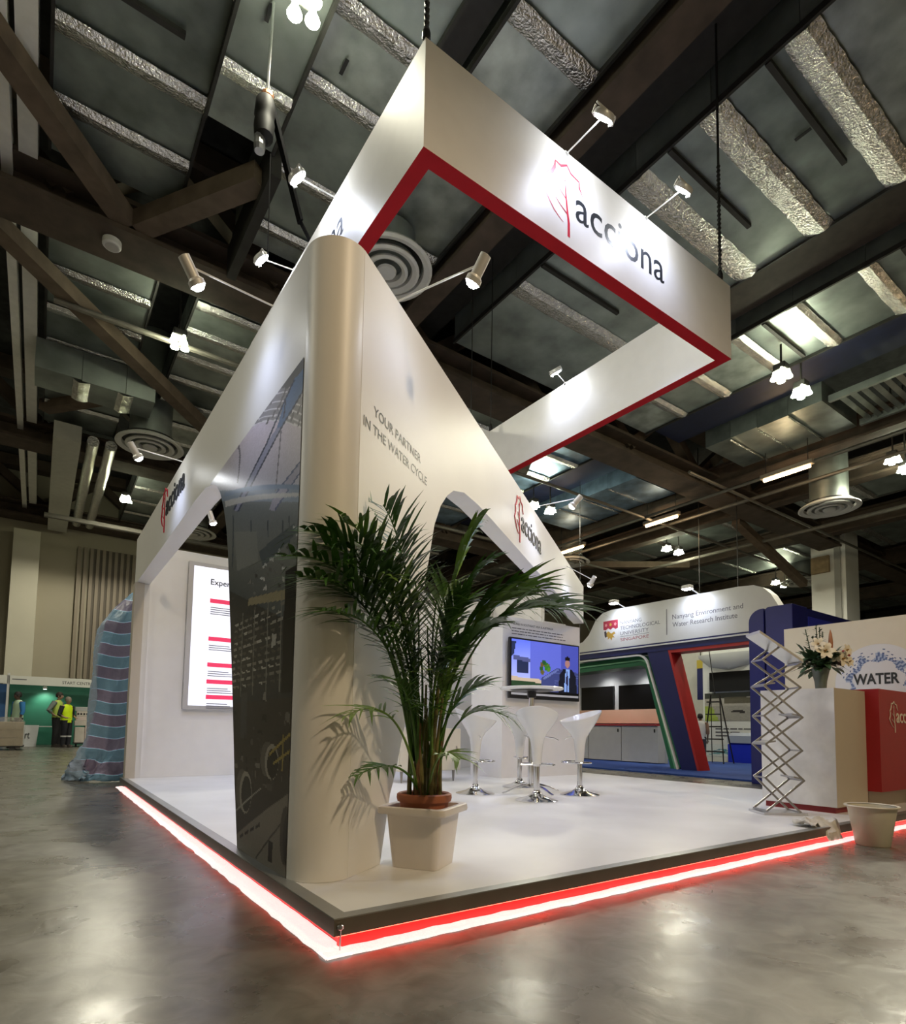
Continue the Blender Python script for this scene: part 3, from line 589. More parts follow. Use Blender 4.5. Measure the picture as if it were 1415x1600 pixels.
# slogan and logos
def wpt(s, z): return WP+WN*.0008+WD*s+Z3*z
text('YOUR PARTNER', wpt(.622, 2.277), WD, Z3, .55, .048, blackink, fr, bold=.006)
text('IN THE WATER CYCLE', wpt(.527, 2.183), WD, Z3, .738, .048, blackink, fr, bold=.006)
brand(wpt(3.40, 2.50), WD, Z3, .40, fr, .006)
brand((XO, 4.30, 2.63), -Y3, Z3, .42, fr, .008)
text('C', wpt(7.16, 2.83), WD, Z3, .04, .06, greyink, fr)
# back walls and post
wl = thing('booth_back_wall', 'white back wall of the stand with beige end post', 'partition wall', (3, 6.2, PZ))
MB().box(.2, 5.695, 6.18, 6.28, PZ, 3.0).build('wall_panel', white_in, wl); MB().box(.03, .135, 6.12, 6.3, PZ, 2.495).build('end_post', M('post_beige', (.55, .5, .43), .5), wl); MB().box(.136, .199, 6.16, 6.29, PZ, 2.495).build('post_channel', M('post_grey', (.72, .71, .70), .5), wl)
wl2 = MB().box(5.70, 5.78, 4.95, 6.17, PZ, 3.0).build('side_wall', white_in); tag(wl2, 'white side wall panel behind the screen tower', 'partition wall')
# tower
tw = thing('screen_tower', 'square white tower carrying the big screen under the wing', 'tower', (5.0, 4.6, PZ))
MB().box(4.31, 5.84, 4.245, 4.94, PZ, 2.34).build('tower_body', white_in, tw); MB().box(5.3, 5.8, 4.5, 4.9, 2.34, 2.42).build('beam_seat', white_in, tw)
text('FIGURES IN SOUTHEAST ASIA & AUSTRALIA', (4.47, 4.244, 2.235), X3, Z3, .80, .030, blackink, tw, bold=.004)
def fine_print(o, ax, wd, ht, mat, parent, seed):
    """a line of print too small to read: word-length strokes"""
    rn_ = random.Random(seed); x = 0; o, ax = Vector(o), Vector(ax); nrm = ax.cross(Z3)
    while x < wd:
        L = min(rn_.uniform(1.2, 4.5)*ht, wd-x); q = o+ax*x+nrm*.0012
        MB().add([q, q+ax*L, q+ax*L+Z3*ht*.55, q+Z3*ht*.55], [(0, 1, 2, 3)]).build('print_stroke', mat, parent); x += L+ht*.55
for k, wdt in enumerate((1.02, 1.0, 1.06)): fine_print((4.47, 4.244, 2.182-k*.040), X3, wdt, .022, greyink, tw, k)
tv = thing('television', 'black flat television showing a suited man, on the white tower', 'television', (5.06, 4.2, 1.2))
tvc = MB().bbox(4.37, 5.75, 4.165, 4.21, 1.20, 2.045, .008).build('casing', black, tv); MB().box(4.8, 5.3, 4.21, 4.246, 1.45, 1.8).build('wall_mount', darksteel, tv)
sky = lambda u, v: tuple(a*(1-v)+b*v for a, b in zip(lin(168, 178, 235), lin(92, 110, 220)))
tp = [(lin(86, 96, 190), [(.26, .25), (.72, .25), (.72, 1), (.26, 1)]), (lin(66, 74, 160), [(.72, .2), (1, .2), (1, 1), (.72, 1)]), (lin(36, 44, 74), [(0, .95), (.06, .95), (.03, .7), (0, .66)]), (lin(28, 38, 70), [(.08, .36), (.24, .36), (.24, .62), (.08, .66)]), (lin(70, 76, 120), [(.02, .62), (.26, .58), (.26, .66), (.02, .7)]),
      (lin(176, 160, 140), [(0, .2), (.42, .2), (.42, .27), (0, .3)]), (lin(30, 56, 34), [(0, 0), (.5, 0), (.5, .2), (0, .22)]), *[(lin(60+int(30*math.sin(q)), 96+int(24*math.cos(q*2)), 36), ell(.50+.075*math.cos(q*1.9)*((q % 3)/2), .50+.13*math.sin(q*1.9)*((q % 3)/2), .03, .05, 7)) for q in range(14)], (lin(52, 60, 110), [(.42, .3), (.66, .52), (1, .46), (1, .05), (.42, .05)]), (lin(92, 104, 160), [(.44, .3), (.66, .5), (.70, .5), (.48, .28)]),
      (lin(20, 22, 34), [(.68, .0), (.70, .40), (.76, .52), (.90, .52), (.96, .38), (.98, 0)]), (lin(120, 150, 210), [(.77, .06), (.80, .52), (.86, .52), (.85, .06)]), (lin(40, 40, 70), [(.80, .3), (.82, .5), (.84, .3), (.82, .06)]), (lin(150, 110, 104), ell(.825, .64, .035, .10)), (lin(22, 18, 20), ell(.825, .73, .038, .045)), (lin(10, 10, 12), [(0, 0), (1, 0), (1, .045), (0, .045)])]
tp[-7:-7] = [(lin(70, 80, 130), [(.62, .42-.05*k), (1, .40-.05*k), (1, .41-.05*k), (.62, .43-.05*k)]) for k in range(6)]
print_panel('screen', lambda u, v: (4.40+1.32*u, 4.162, 1.285+.735*v), 80, 46, sky, tp, M_print('screen_glow', .2, .55), tvc)
MB().box(4.40, 5.72, 4.1615, 4.1625, 1.25, 1.28).build('caption_bar', M('caption_grey', (.3, .3, .32), .4, emit=(.3, .3, .32), estr=.4), tv)
# lightbox on the back wall
lb_ = thing('light_box', 'glowing white project list poster on the back wall', 'light box', (1.4, 6.1, .98))
MB().box(.63, 2.4, 6.12, 6.179, .96, 2.87).build('frame', M('frame_grey', (.5, .49, .5), .4), lb_)
lbp = MB().box(.69, 2.34, 6.116, 6.121, 1.01, 2.82).build('panel', M('lightbox_glow', (.9, .9, .95), .5, emit=(.80, .84, 1.0), estr=.48), lb_)
text('Experts in', (.90, 6.115, 2.60), X3, Z3, .42, .075, blackink, lb_, bold=.012)
pr = M('poster_red', (.7, .03, .10), .5, emit=(.9, .05, .15), estr=.35)
for z in (2.36, 1.86, 1.52, 1.30, 1.08+.02):
    MB().box(.90, 2.1, 6.1135, 6.1155, z, z+.055).build('red_bar', pr, lbp)
    for k in range(4): MB().box(.91, .91+(.26, .3, .34, .3)[k], 6.1135, 6.1155, z-.065-k*.028, z-.055-k*.028).build('text_line', M('line_grey', (.22, .22, .27), .5), lbp) if z < 2.2 and k < 3 or z > 2.2 else None

# =================================================================== HANGING SIGN
sg = thing('hanging_sign', 'square white hanging sign ring with red underside and company logo', 'hanging sign', (2.98, 3.28, 4.7))
SX0, SX1, SY0, SY1, SZ0, SZ1, TH = 1.06, 4.90, 1.265, 5.30, 4.7, 5.51, .115
for (a, b, c, d) in ((SX0, SX1, SY0, SY0+TH), (SX0, SX1, SY1-TH, SY1)): MB().box(a, b, c, d, SZ0+.004, SZ1).build('sign_panel', sign_white, sg)
for (a, b) in ((SX0, SX0+TH), (SX1-TH, SX1)): MB().box(a, b, SY0+TH, SY1-TH, SZ0+.004, SZ1).build('sign_panel', sign_white, sg)
def under(o4, name='red_underside'): MB().prism(o4, (0, 0, SZ0), X3, Y3, Z3*.004).build(name, red, sg)
under([(SX0, SY0), (SX1, SY0), (SX1-TH, SY0+TH), (SX0+TH, SY0+TH)]); under([(SX0, SY1), (SX1, SY1), (SX1-TH, SY1-TH), (SX0+TH, SY1-TH)])
under([(SX0, SY0), (SX0, SY1), (SX0+TH, SY1-TH), (SX0+TH, SY0+TH)]); under([(SX1, SY0), (SX1, SY1), (SX1-TH, SY1-TH), (SX1-TH, SY0+TH)])
brand((2.46, SY0, 4.785), X3, Z3, .575, sg); brand((SX0, 3.72, 4.85), -Y3, Z3, .52, sg)
for k, (x, y) in enumerate(((1.08, 1.29), (4.75, 1.29), (4.80, 5.18), (4.45, 5.24))):
    t = thing('rigging_chain', ('black rigging chain at the front left corner of the sign', 'black rigging chain at the right corner of the sign', 'thin rigging cable at the far corner of the sign', 'second thin rigging cable beside the far corner cable')[k], 'chain', (x, y, SZ1))
    MB().tube([(x, y, SZ1+.1), (x, y, 9.5)], .014 if k < 2 else .007, 6).build('chain', black, t)
    MB().lathe([(.01, 0), (.03, .02), (.03, .07), (.015, .12)], (x, y, SZ1), 10).build('shackle', black, t)
    if k < 2:
        src = None
        for q in range(24): 
            l = MB().lathe([(.012, 0), (.022, .02), (.012, .045)], (x, y, SZ1+.12+q*.05), 6) if src is None else None
            if src is None: src = l.build('chain_link', black, t)
            else: inst(src, t, (0, 0, q*.05))
# hoist
ho = thing('chain_hoist', 'black electric chain hoist hanging over the left side of sign', 'hoist', (.59, 3.4, 6.2))
MB().lathe([(.05, .0), (.10, .04), (.112, .16), (.10, .24), (.112, .27), (.10, .40), (.04, .46)], (.59, 3.4, 6.28), 14, sx=.85).build('motor_body', M('hoist_black', (.008, .008, .008), .6, spec=.3), ho, True)
MB().lathe([(.05, 0), (.06, .02), (.06, .05), (.045, .07)], (.61, 3.4, 6.72), 12).build('collar', M('copper_band', (.45, .2, .1), .35, .8), ho)
MB().tube([(.61, 3.4, 6.78), (.61, 3.4, 6.92), (.63, 3.4, 7.75)], .014, 6).build('load_chain', steel, ho); MB().lathe([(.045, 0), (.055, .05), (.05, .15)], (.555, 3.4, 6.16), 10).build('chain_bag', M('clear_bag', (.35, .36, .36), .3, .6), ho)
MB().bar((.66, 3.42, 6.7), (.98, 3.42, 5.70), .08, .03).build('sling', M('black_webbing', (.006, .006, .007), .95, spec=.1), ho); MB().bar((.98, 3.42, 5.70), (1.10, 3.4, 5.51), .05, .012).build('sling', M('black_webbing', (.006, .006, .007), .95, spec=.1), ho); MB().tube([(.66, 3.4, 6.2), (.67, 3.4, 5.2)], .006, 5).build('hand_chain', black, ho)

# arm spotlights
def disc_lamp(base, tip, tgt, label, watts, ang=100):
    """flat round floodlight on an arm: base on the sign top edge, tip the lamp"""
    base, tip, tgt = Vector(base), Vector(tip), Vector(tgt); t = thing('arm_floodlight', label, 'lamp', base, 0, 'floodlights on the hanging sign')
    MB().tube([base, base+(tip-base)*.92], .006, 8).build('arm', lampwhite, t); MB().box(base.x-.02, base.x+.02, base.y-.02, base.y+.02, base.z-.03, base.z+.012).build('clamp', lampwhite, t)
    d = (tgt-tip).normalized(); q = d.to_track_quat('Z', 'Y').to_matrix()
    m = MB(); m.lathe([(.02, -.035), (.07, -.03), (.085, -.01), (.085, .012), (.075, .016)], (0, 0, 0), 20); m.v = [tip+q@v for v in m.v]; hd = m.build('head', lampwhite, t, True)
    m = MB(); m.lathe([(.001, .018), (.074, .018)], (0, 0, 0), 20, cap=False); m.v = [tip+q@v for v in m.v]; m.build('lens', lampglow, hd)
    m = MB(); m.tube([(-.10, 0, -.03), (-.10, 0, .02), (-.07, 0, .03)], .008, 6).tube([(.10, 0, -.03), (.10, 0, .02), (.07, 0, .03)], .008, 6).tube([(-.10, 0, -.03), (.10, 0, -.045)], .008, 6); m.v = [tip+q@v for v in m.v]; m.build('yoke', lampwhite, t)
    spot(t, tip+d*.04, tgt-Z3*.25, watts, 120, 1.0, SPOT_COL, .07); return t
def can_lamp(base, tip, tgt, label, watts, ang=95, grp='cylinder spotlights on the stand frame'):
    base, tip, tgt = Vector(base), Vector(tip), Vector(tgt); t = thing('arm_spotlight', label, 'lamp', base, 0, grp)
    MB().tube([base, tip+Z3*.05], .005, 8).build('arm', lampwhite, t); MB().box(base.x-.02, base.x+.02, base.y-.02, base.y+.02, base.z-.02, base.z+.012).build('clamp', lampwhite, t)
    d = (tgt-tip).normalized(); q = d.to_track_quat('Z', 'Y').to_matrix()
    m = MB(); m.lathe([(.015, -.10), (.028, -.096), (.028, .0), (.040, .012), (.040, .036), (.034, .036)], (0, 0, 0), 16); m.v = [tip+q@v for v in m.v]; hd = m.build('head', lampwhite, t, True)
    m = MB(); m.lathe([(.001, .058), (.022, .052), (.036, .036)], (0, 0, 0), 16, cap=False); m.v = [tip+q@v for v in m.v]; m.build('bulb', lampglow, hd, True)
    spot(t, tip+d*.09, tgt-Z3*.15, watts, ang+25, 1.0, SPOT_COL, .07); return t
SW = 13
disc_lamp((2.44, SY0+.02, SZ1), (2.46, .90, 5.52), (2.5, SY0, 5.15), 'left floodlight over the front face of hanging sign', SW)
disc_lamp((3.48, SY0+.02, SZ1), (3.50, .90, 5.52), (3.52, SY0, 5.15), 'right floodlight over the front face of hanging sign', SW)
disc_lamp((SX0+.02, 2.78, SZ1), (.72, 2.80, 5.52), (SX0, 2.8, 5.15), 'upper floodlight over the left face of hanging sign', SW)
disc_lamp((SX0+.02, 3.82, SZ1), (.74, 3.86, 5.50), (SX0, 3.86, 5.15), 'lower floodlight on the left face, half behind the booth corner', SW)
disc_lamp((SX1-TH+.02, 3.55, SZ1), (4.56, 3.5, 5.56), (4.79, 3.5, 5.2), 'floodlight inside the hanging sign shining on the far panel', SW*.8)
can_lamp((XO+.05, 1.13, 3.03), (-.35, 1.10, 2.98), (XO, 1.25, 2.45), 'cylinder spotlight on a long arm left of the rounded corner', 5)
can_lamp((XO+.05, 3.52, 3.05), (-.31, 3.48, 3.0), (XO, 3.6, 2.5), 'cylinder spotlight over the left arch logo', 5)
wa = wpt(.86, 3.02)-WN*.05; wb_ = wpt(.80, 3.0)+WN*.45
can_lamp(wa, wb_, wpt(.95, 2.4), 'cylinder spotlight in front of the slogan on the wing', 2.0)
wa = wpt(3.90, 3.01)-WN*.05; wb_ = wpt(3.9, 3.0)+WN*.42
can_lamp(wa, wb_, wpt(3.9, 2.55), 'cylinder spotlight over the wing logo', 5)
# interior lamps lighting the stand floor; those inside the sign are added and unseen
def inner_lamp(base, tip, tgt, label, watts, ang=120): can_lamp(base, tip, tgt, label, watts, ang, 'spotlights facing into the stand')
inner_lamp((XO+.14, 4.6, 3.06), (.55, 4.6, 2.95), (1.6, 4.6, PZ), 'inward spotlight on the left beam', 24)
inner_lamp((2.3, 6.2, 3.0), (2.3, 5.75, 2.98), (2.2, 6.0, 1.6), 'spotlight over the poster wall', 24)
p = wpt(5.9, 3.0)-WN*.1; inner_lamp(p, wpt(5.6, 2.62)+WN*.35, (5.0, 4.2, 1.6), 'spotlight above the television', 10)
for k, (x, y) in enumerate(((1.9, 1.4), (3.0, 1.4), (4.1, 1.4))):
    o = can_lamp((x, y, SZ1), (x+(.0 if x < 4.5 else -.3), y+(.3 if y < 2 else -.3 if y > 5 else 0), 5.40), (x+.5*(3-x)*.4, y+(3-y)*.5, PZ), ('added unseen downward spotlight inside the sign ring, front left', 'added unseen downward spotlight inside the sign ring, front middle', 'added unseen downward spotlight inside the sign ring, front right')[k], 60, 88, 'spotlights facing into the stand')
# =================================================================== PALM AND TUB
pc = Vector((.708, .548, PZ))
tub = thing('planter_tub', 'square off white plastic tub holding the palm', 'planter', pc)
def sq(h, z, r=.03):
    out = []
    for sx, sy, a0 in ((1, 1, 0), (-1, 1, 90), (-1, -1, 180), (1, -1, 270)):
        for a in (0, 30, 60, 90): out.append(pc+WD*(sx*(h-r)+r*math.cos(R(a0+a)))+(-WN)*(sy*(h-r)+r*math.sin(R(a0+a)))+Z3*z)
    return out
tubm = M('offwhite_tub_plastic', (.76, .71, .67), .4, noise=.03)
MB().loft([sq(.118, 0), sq(.142, .255), sq(.142, .262)], True, False).loft([sq(.125, .23), sq(.125, .255)], False, False).build('tub_body', tubm, tub, True)
MB().loft([sq(.142, .252), sq(.172, .254), sq(.175, .262), sq(.172, .285), sq(.166, .29), sq(.14, .287), sq(.13, .24)], False, False).build('rim', tubm, tub, True)
pp = thing('potted_palm', 'tall green palm in a terracotta pot by the white wing', 'plant', pc+Z3*.2)
pt = pc+Z3*.072
ipt = MB().lathe([(.085, .02), (.118, .21), (.12, .235)], pt, 28).build('inner_pot', M('terracotta', (.40, .13, .06), .6, noise=.08), pp, True)
MB().lathe([(.112, .235), (.132, .235), (.136, .25), (.134, .268), (.124, .274), (.116, .268), (.112, .235)], pt, 32, cap=False).build('pot_rim', M('terracotta', (.4, .13, .06), .6), ipt, True)
MB().lathe([(.001, .252), (.06, .256), (.115, .245)], pt, 20, cap=False).build('soil', M('potting_soil', (.03, .02, .015), .95, noise=.4, nscale=40), pp)
leafm = M('palm_leaf', (.055, .145, .020), .38, noise=.35, nscale=9); leafl = M('palm_leaf_light', (.15, .27, .045), .4, noise=.3, nscale=9); canem = M('palm_cane', (.17, .15, .05), .5, noise=.35, nscale=18); browncane = M('palm_cane_brown', (.17, .09, .04), .7, noise=.3, nscale=20)
rx = Vector((rt.x, rt.y, 0)).normalized(); fx = Vector((fw.x, fw.y, 0)).normalized()
def clear(p):
    """keep foliage off the wing and the rounded column"""
    s = p.dot(WD); n = p.dot(WN)
    if s > .42 and n < -.215: p = p+WN*(-.215-n)
    c = Vector((.203, .62, p.z)); d = Vector((p.x, p.y, p.z))-c
    if d.length < .19: p = c+d.normalized()*.19
    if p.x > .0 and p.x < .3 and p.y > .55 and s < .5: p.x = -.02
    return p
prn = random.Random(21)
def bez(a, b, c, t): return a*(1-t)**2+b*(2*t*(1-t))+c*t*t
soil = pc+Z3*.32
# canes
for k in range(11):
    a = prn.uniform(0, 6.28); r = prn.uniform(.01, .075); b0 = soil+Vector((r*math.cos(a), r*math.sin(a), -.02)); h = prn.uniform(.28, .75)
    tip = b0+rx*prn.uniform(-.08, .10)*h+fx*prn.uniform(-.08, .03)+Z3*h
    MB().tube([clear(bez(b0, b0+Z3*h*.5, tip, q/5)) for q in range(6)], [prn.uniform(.010, .016)*(1-.45*q/5) for q in range(6)], 7).build('cane', browncane if k in (1, 6) else canem, pp, True)
for k in range(9):
    a = prn.uniform(0, 6.28); r = prn.uniform(.05, .095); b0 = soil+Vector((r*math.cos(a), r*math.sin(a), -.02)); h = prn.uniform(.15, .4)
    MB().tube([b0, b0+rx*prn.uniform(-.04, .04)+Z3*h*.5, b0+rx*prn.uniform(-.08, .08)+Z3*h], .004, 5).build('shoot', browncane, pp)
# fronds: tip offset to the right, tip height above the soil, tip depth, arch, leaflet length, leaflets start
FR = [(-.30, 1.14, -.46, .18, .21), (.52, 1.02, .0, .22, .2), (-.56, 1.02, -.62, .34, .19), (-.50, 1.16, -.52, .30, .21), (-.44, .92, -.66, .30, .19), (-.36, 1.24, -.42, .20, .20), (-.20, 1.36, -.30, .10, .20), (-.32, 1.02, -.55, .22, .21), (-.14, 1.18, -.36, .12, .21), (-.20, .98, -.45, .15, .21), (-.40, .80, -.62, .26, .17),
      (-.05, 1.02, -.30, .06, .20), (.05, .94, -.2, .05, .20), (.26, 1.40, -.02, .03, .17), (.30, 1.20, .05, .10, .18), (.20, .98, -.1, .06, .20), (.44, 1.06, -.02, .16, .19), (.60, 1.06, .02, .26, .22), (.80, .94, .0, .34, .22), (.70, .96, .08, .30, .18), (.36, .86, -.12, .14, .18),
      (-.33, .38, -.45, .20, .13), (-.28, .13, -.40, .14, .10), (.30, .56, -.1, .14, .17), (.40, .40, -.12, .17, .17), (.17, .20, -.22, .12, .11), (-.13, .56, -.30, .10, .14), (.08, .72, -.15, .03, .17), (-.06, .64, -.2, .03, .16), (.12, .58, -.08, .05, .15), (.03, .44, -.2, .02, .13), (.01, .82, -.2, .02, .17), (-.10, .90, -.28, .06, .18), (.10, 1.04, -.1, .05, .18), (-.02, .70, -.26, .03, .16), (.16, .76, -.06, .06, .17), (-.17, .80, -.34, .10, .18), (.07, .60, -.24, .03, .14), (-.24, 1.08, -.44, .16, .21), (-.42, 1.10, -.52, .26, .21), (-.50, .94, -.60, .30, .20)]
for k, (dx, h, dy, arch, ll) in enumerate(FR):
    small = h < .7
    b0 = soil+rx*(.12*dx/abs(dx)*prn.uniform(.2, .9)*.6)+Z3*(.0 if small else prn.uniform(.1, .35))+fx*prn.uniform(-.04, .03)
    tip = soil+rx*dx+fx*dy+Z3*h
    ctl = soil+rx*(dx*.28)+fx*(dy*.62)+Z3*(h+arch*.9 if h < .5 else h*.86+arch*.55)
    if not small: ctl = soil+rx*(dx*.30)+fx*(dy*.45)+Z3*(h*.80+arch*1.05)
    n = 22; pts = [clear(bez(b0, ctl, tip, q/n)) for q in range(n+1)]
    m = MB(); m.tube(pts, [.0065*(1-.75*q/n)+.0012 for q in range(n+1)], 5)
    start = .46 if not small else .5
    NL = (17 if dx < .5 else 14) if not small else 10
    for q in range(NL):
        t0 = start+(1-start)*(q+.3)/NL; p = clear(bez(b0, ctl, tip, t0)); p2 = clear(bez(b0, ctl, tip, min(1, t0+.02))); d = (p2-p)
        if d.length < 1e-5: continue
        d.normalize(); side = d.cross(Z3)
        if side.length < .1: side = rx.copy()
        side.normalize(); f = (q+.5)/NL; L = 1.22*ll*(.55+.75*math.sin(math.pi*min(1, f*.80+.16)))*prn.uniform(.85, 1.1)
        for s in (-1, 1):
            dr = (side*s*prn.uniform(.75, .95)+d*prn.uniform(.55, .95)+Z3*prn.uniform(.05, .35)).normalized(); droop = prn.uniform(.15, .5); wv = dr.cross(Z3).normalized() if abs(dr.z) < .95 else rx
            wv = (wv*.8+Z3*.35*s).normalized(); wd = .0082*prn.uniform(.8, 1.25) if not small else .006
            prev = []
            for g in range(5):
                tt = g/4; c = clear(p+dr*L*tt-Z3*(droop*L*tt*tt)); ww = wd*(.35+1.0*math.sin(math.pi*(tt*.85+.1)))*(1-.9*tt**3); prev.append((c-wv*ww, c+wv*ww))
            vs = [x for ab in prev for x in ab]; m.add(vs, [(2*g, 2*g+1, 2*g+3, 2*g+2) for g in range(4)])
    m.build('frond', leafl if k % 4 == 1 else leafm, pp)

# =================================================================== BAR TABLE AND STOOLS
def stool_proto():
    t = thing('bar_stool', '', 'stool', (0, 0, 0), 0, 'white bucket bar stools round the high table')
    MB().lathe([(.001, 0), (.198, 0), (.2, .008), (.17, .018), (.10, .035), (.05, .062), (.034, .085), (.03, .10)], (0, 0, 0), 36).build('base_disc', chrome, t, True)
    MB().lathe([(.027, .08), (.027, .34)], (0, 0, 0), 20).build('column', chrome, t, True)
    ring = []
    for i in range(25): a = R(-115+230*i/24); ring.append((.165*math.cos(a)+.03, .165*math.sin(a), .335))
    m = MB(); m.tube(ring, .009, 8).tube([ring[0], (.0, -.03, .335)], .009, 8).tube([ring[-1], (.0, .03, .335)], .009, 8).lathe([(.034, .32), (.036, .35)], (0, 0, 0), 16); m.build('footrest', chrome, t, True)
    n = 40; rings = []
    def rim(a):   # seat rim: high at the back (-x), low at the front
        return .735+.055*(1-math.cos(a))+(.02 if math.cos(a) < 0 else 0)*(-math.cos(a))
    prof = [(.040, .34, 0), (.046, .40, 0), (.054, .50, 0), (.066, .57, .05), (.10, .625, .2), (.15, .675, .5), (.185, .715, .8), (.202, .742, 1), (.200, .750, 1), (.185, .735, .95), (.15, .690, .7), (.09, .655, .4), (.001, .648, .3)]
    for r, z, k in prof:
        rings.append([(r*(1.0 if k < .5 else 1.0+.04*k)*math.cos(2*math.pi*j/n)-.02*k*(1-math.cos(2*math.pi*j/n))*.5, r*math.sin(2*math.pi*j/n), z+k*(rim(2*math.pi*j/n)-.735)) for j in range(n)])
    MB().loft(rings, True, True).build('seat', plasticwhite, t, True)
    MB().tube([(.03, -.05, .60), (.05, -.16, .585), (.055, -.20, .565)], .006, 6).build('lift_lever', chrome, t)
    return t
sp = stool_proto()
for k, (x, y, a, lb) in enumerate([(2.995, 2.166, 45, 'white bar stool nearest the camera in front of the table'), (3.735, 2.31, 165, 'white bar stool to the right of the table'), (2.837, 2.906, -40, 'white bar stool on its own behind the palm'), (3.74, 3.24, -30, 'white bar stool half hidden behind the table column')]):
    o = sp if k == 0 else copy_tree(sp); o.location = (x, y, PZ); o.rotation_euler.z = R(a); o['label'] = lb
tb = thing('bar_table', 'round white high table with chrome column and star foot', 'table', (3.42, 2.70, PZ))
t0 = Vector((3.42, 2.70, PZ))
MB().lathe([(.001, 1.085), (.32, 1.085), (.335, 1.092), (.335, 1.103), (.328, 1.11), (.001, 1.11)], t0, 48).build('table_top', plasticwhite, tb, True); MB().lathe([(.001, 1.06), (.2, 1.07), (.23, 1.083), (.001, 1.083)], t0, 28).build('under_plate', black, tb)
MB().lathe([(.045, 1.0), (.05, 1.06)], t0, 16).build('collar', black, tb); MB().lathe([(.036, .06), (.036, .62), (.028, .63), (.028, 1.02)], t0, 20).build('column', chrome, tb, True)
for k in range(4):
    a = R(84+90*k); d = Vector((math.cos(a), math.sin(a), 0)); sd = Vector((-d.y, d.x, 0))
    rings = []
    for r, z, wd, h in ((.02, .075, .05, .03), (.10, .085, .045, .022), (.22, .06, .04, .016), (.32, .022, .036, .012), (.36, .012, .03, .012)): rings.append([t0+d*r+sd*(wd*sx/2)+Z3*(z+h*sz/2) for sx, sz in ((-1, -1), (1, -1), (1, 1), (-1, 1))])
    MB().loft(rings).build('foot', chrome, tb, True, bevel=.003)
cb = thing('low_cabinet', 'low cream cabinet on tapered legs behind the palm', 'cabinet', (3.0, 4.2, PZ))
cbm = M('cream_cabinet', (.68, .64, .54), .5, noise=.03)
MB().box(2.65, 3.55, 4.15, 4.55, PZ+.14, PZ+.66).build('body', cbm, cb, bevel=.006)
for dx_ in (2.66, 3.11):
    dr_ = MB().box(dx_, dx_+.43, 4.138, 4.149, PZ+.15, PZ+.65).build('door', cbm, cb); MB().box(dx_+.36, dx_+.375, 4.128, 4.1375, PZ+.36, PZ+.44).build('door_pull', steel, dr_)
for x in (2.72, 3.48):
    for y in (4.2, 4.5): MB().lathe([(.010, 0), (.02, .14)], (x, y, PZ), 10).build('leg', M('cabinet_leg', (.3, .28, .26), .4), cb)

# =================================================================== COUNTER, RACK, FLOWERS, BUCKET
ct = thing('reception_counter', 'white marbled reception counter with overhanging red logo block', 'counter', (5.2, .5, PZ))
marb = M('marbled_white', (.66, .66, .66), .4, noise=.16, nscale=5, detail=8)
MB().box(4.64, 5.27, .28, .90, PZ+.05, 1.17).build('white_block', marb, ct); MB().box(4.638, 5.268, .277, .2795, PZ+.05, 1.17).build('front_face', M('beige_laminate', (.52, .46, .37), .5), ct)
MB().box(4.66, 5.27, .30, .88, PZ, PZ+.05).build('plinth', M('dark_red', (.22, .01, .012), .5), ct)
MB().box(5.272, 7.0, .17, .80, .27, 1.19).build('red_block', M('counter_red', (.34, .008, .012), .45, noise=.05), ct); MB().box(5.35, 6.9, .30, .75, PZ, .27).build('white_foot', M('beige_laminate', (.52, .46, .37), .5), ct)
ink = M('cream_logo', (.75, .68, .58), .5)
brand((5.62, .169, .80), X3, Z3, .27, ct, .004, ink, ink)
# zigzag brochure rack: two scissor sides and slanted trays
rk = thing('brochure_rack', 'folding zigzag metal brochure rack beside the counter', 'brochure rack', (4.28, .52, PZ))
ra = Vector((.80, -.60, 0)).normalized(); rb = Vector((.60, .80, 0)).normalized(); rc = Vector((4.27, .50, PZ))
ra = Vector((.816, -.578, 0)).normalized(); rb = Vector((.578, .816, 0)).normalized(); rc = Vector((4.235, .56, PZ))
HW = .155; rackm = M('rack_grey_metal', (.36, .36, .37), .35, .8)
ZB = [(.13, .02), (-HW, .30), (HW, .525), (-HW, .81), (HW, 1.05), (-HW, 1.28), (.0, 1.40)]
ZA = [(-HW, .03), (HW, .28), (-HW, .575), (HW, .80), (-HW, 1.06), (HW, 1.25)]
def rp(a, z, d): return rc+ra*a+rb*d+Z3*z
for zz, w0 in ((ZA, .105), (ZB, .088)):
    for sd in (-1, 1):
        for (a0, z0), (a1, z1) in zip(zz[:-1], zz[1:]): MB().bar(rp(a0, z0, sd*w0), rp(a1, z1, sd*w0), .009, .016).build('scissor_bar', rackm, rk)
    for a0, z0 in zz: MB().bar(rp(a0, z0, -w0-.006), rp(a0, z0, w0+.006), .013, .013).build('cross_bar', rackm, rk)
trm = M('grey_tray', (.42, .42, .43), .35, .6)
for (a0, z0), (a1, z1) in zip(ZA[1:], ZA[2:]):
    d = (Vector((a1-a0, z1-z0))).normalized()*.11 if a0 > 0 else (Vector((a1-a0, z1-z0))).normalized()*.11
    MB().loft([[rp(a0, z0+.004, -.10), rp(a0, z0+.004, .10), rp(a0+d.x, z0+d.y*.25+.004, .10), rp(a0+d.x, z0+d.y*.25+.004, -.10)], [rp(a0, z0+.016, -.10), rp(a0, z0+.016, .10), rp(a0+d.x, z0+d.y*.25+.016, .10), rp(a0+d.x, z0+d.y*.25+.016, -.10)]]).build('tray', trm, rk)
MB().loft([[rp(a0, z, d) for a0, d in ((-.19, -.125), (.17, -.125), (.17, .125), (-.19, .125))] for z in (.0, .018)]).build('base_tray', alu, rk)
MB().loft([[rp(a0, z0+h, d) for a0, z0, d in ((-.19, 1.50, -.115), (-.19, 1.50, .115), (.17, 1.255, .115), (.17, 1.255, -.115))] for h in (0, .022)]).build('top_tray', alu, rk)
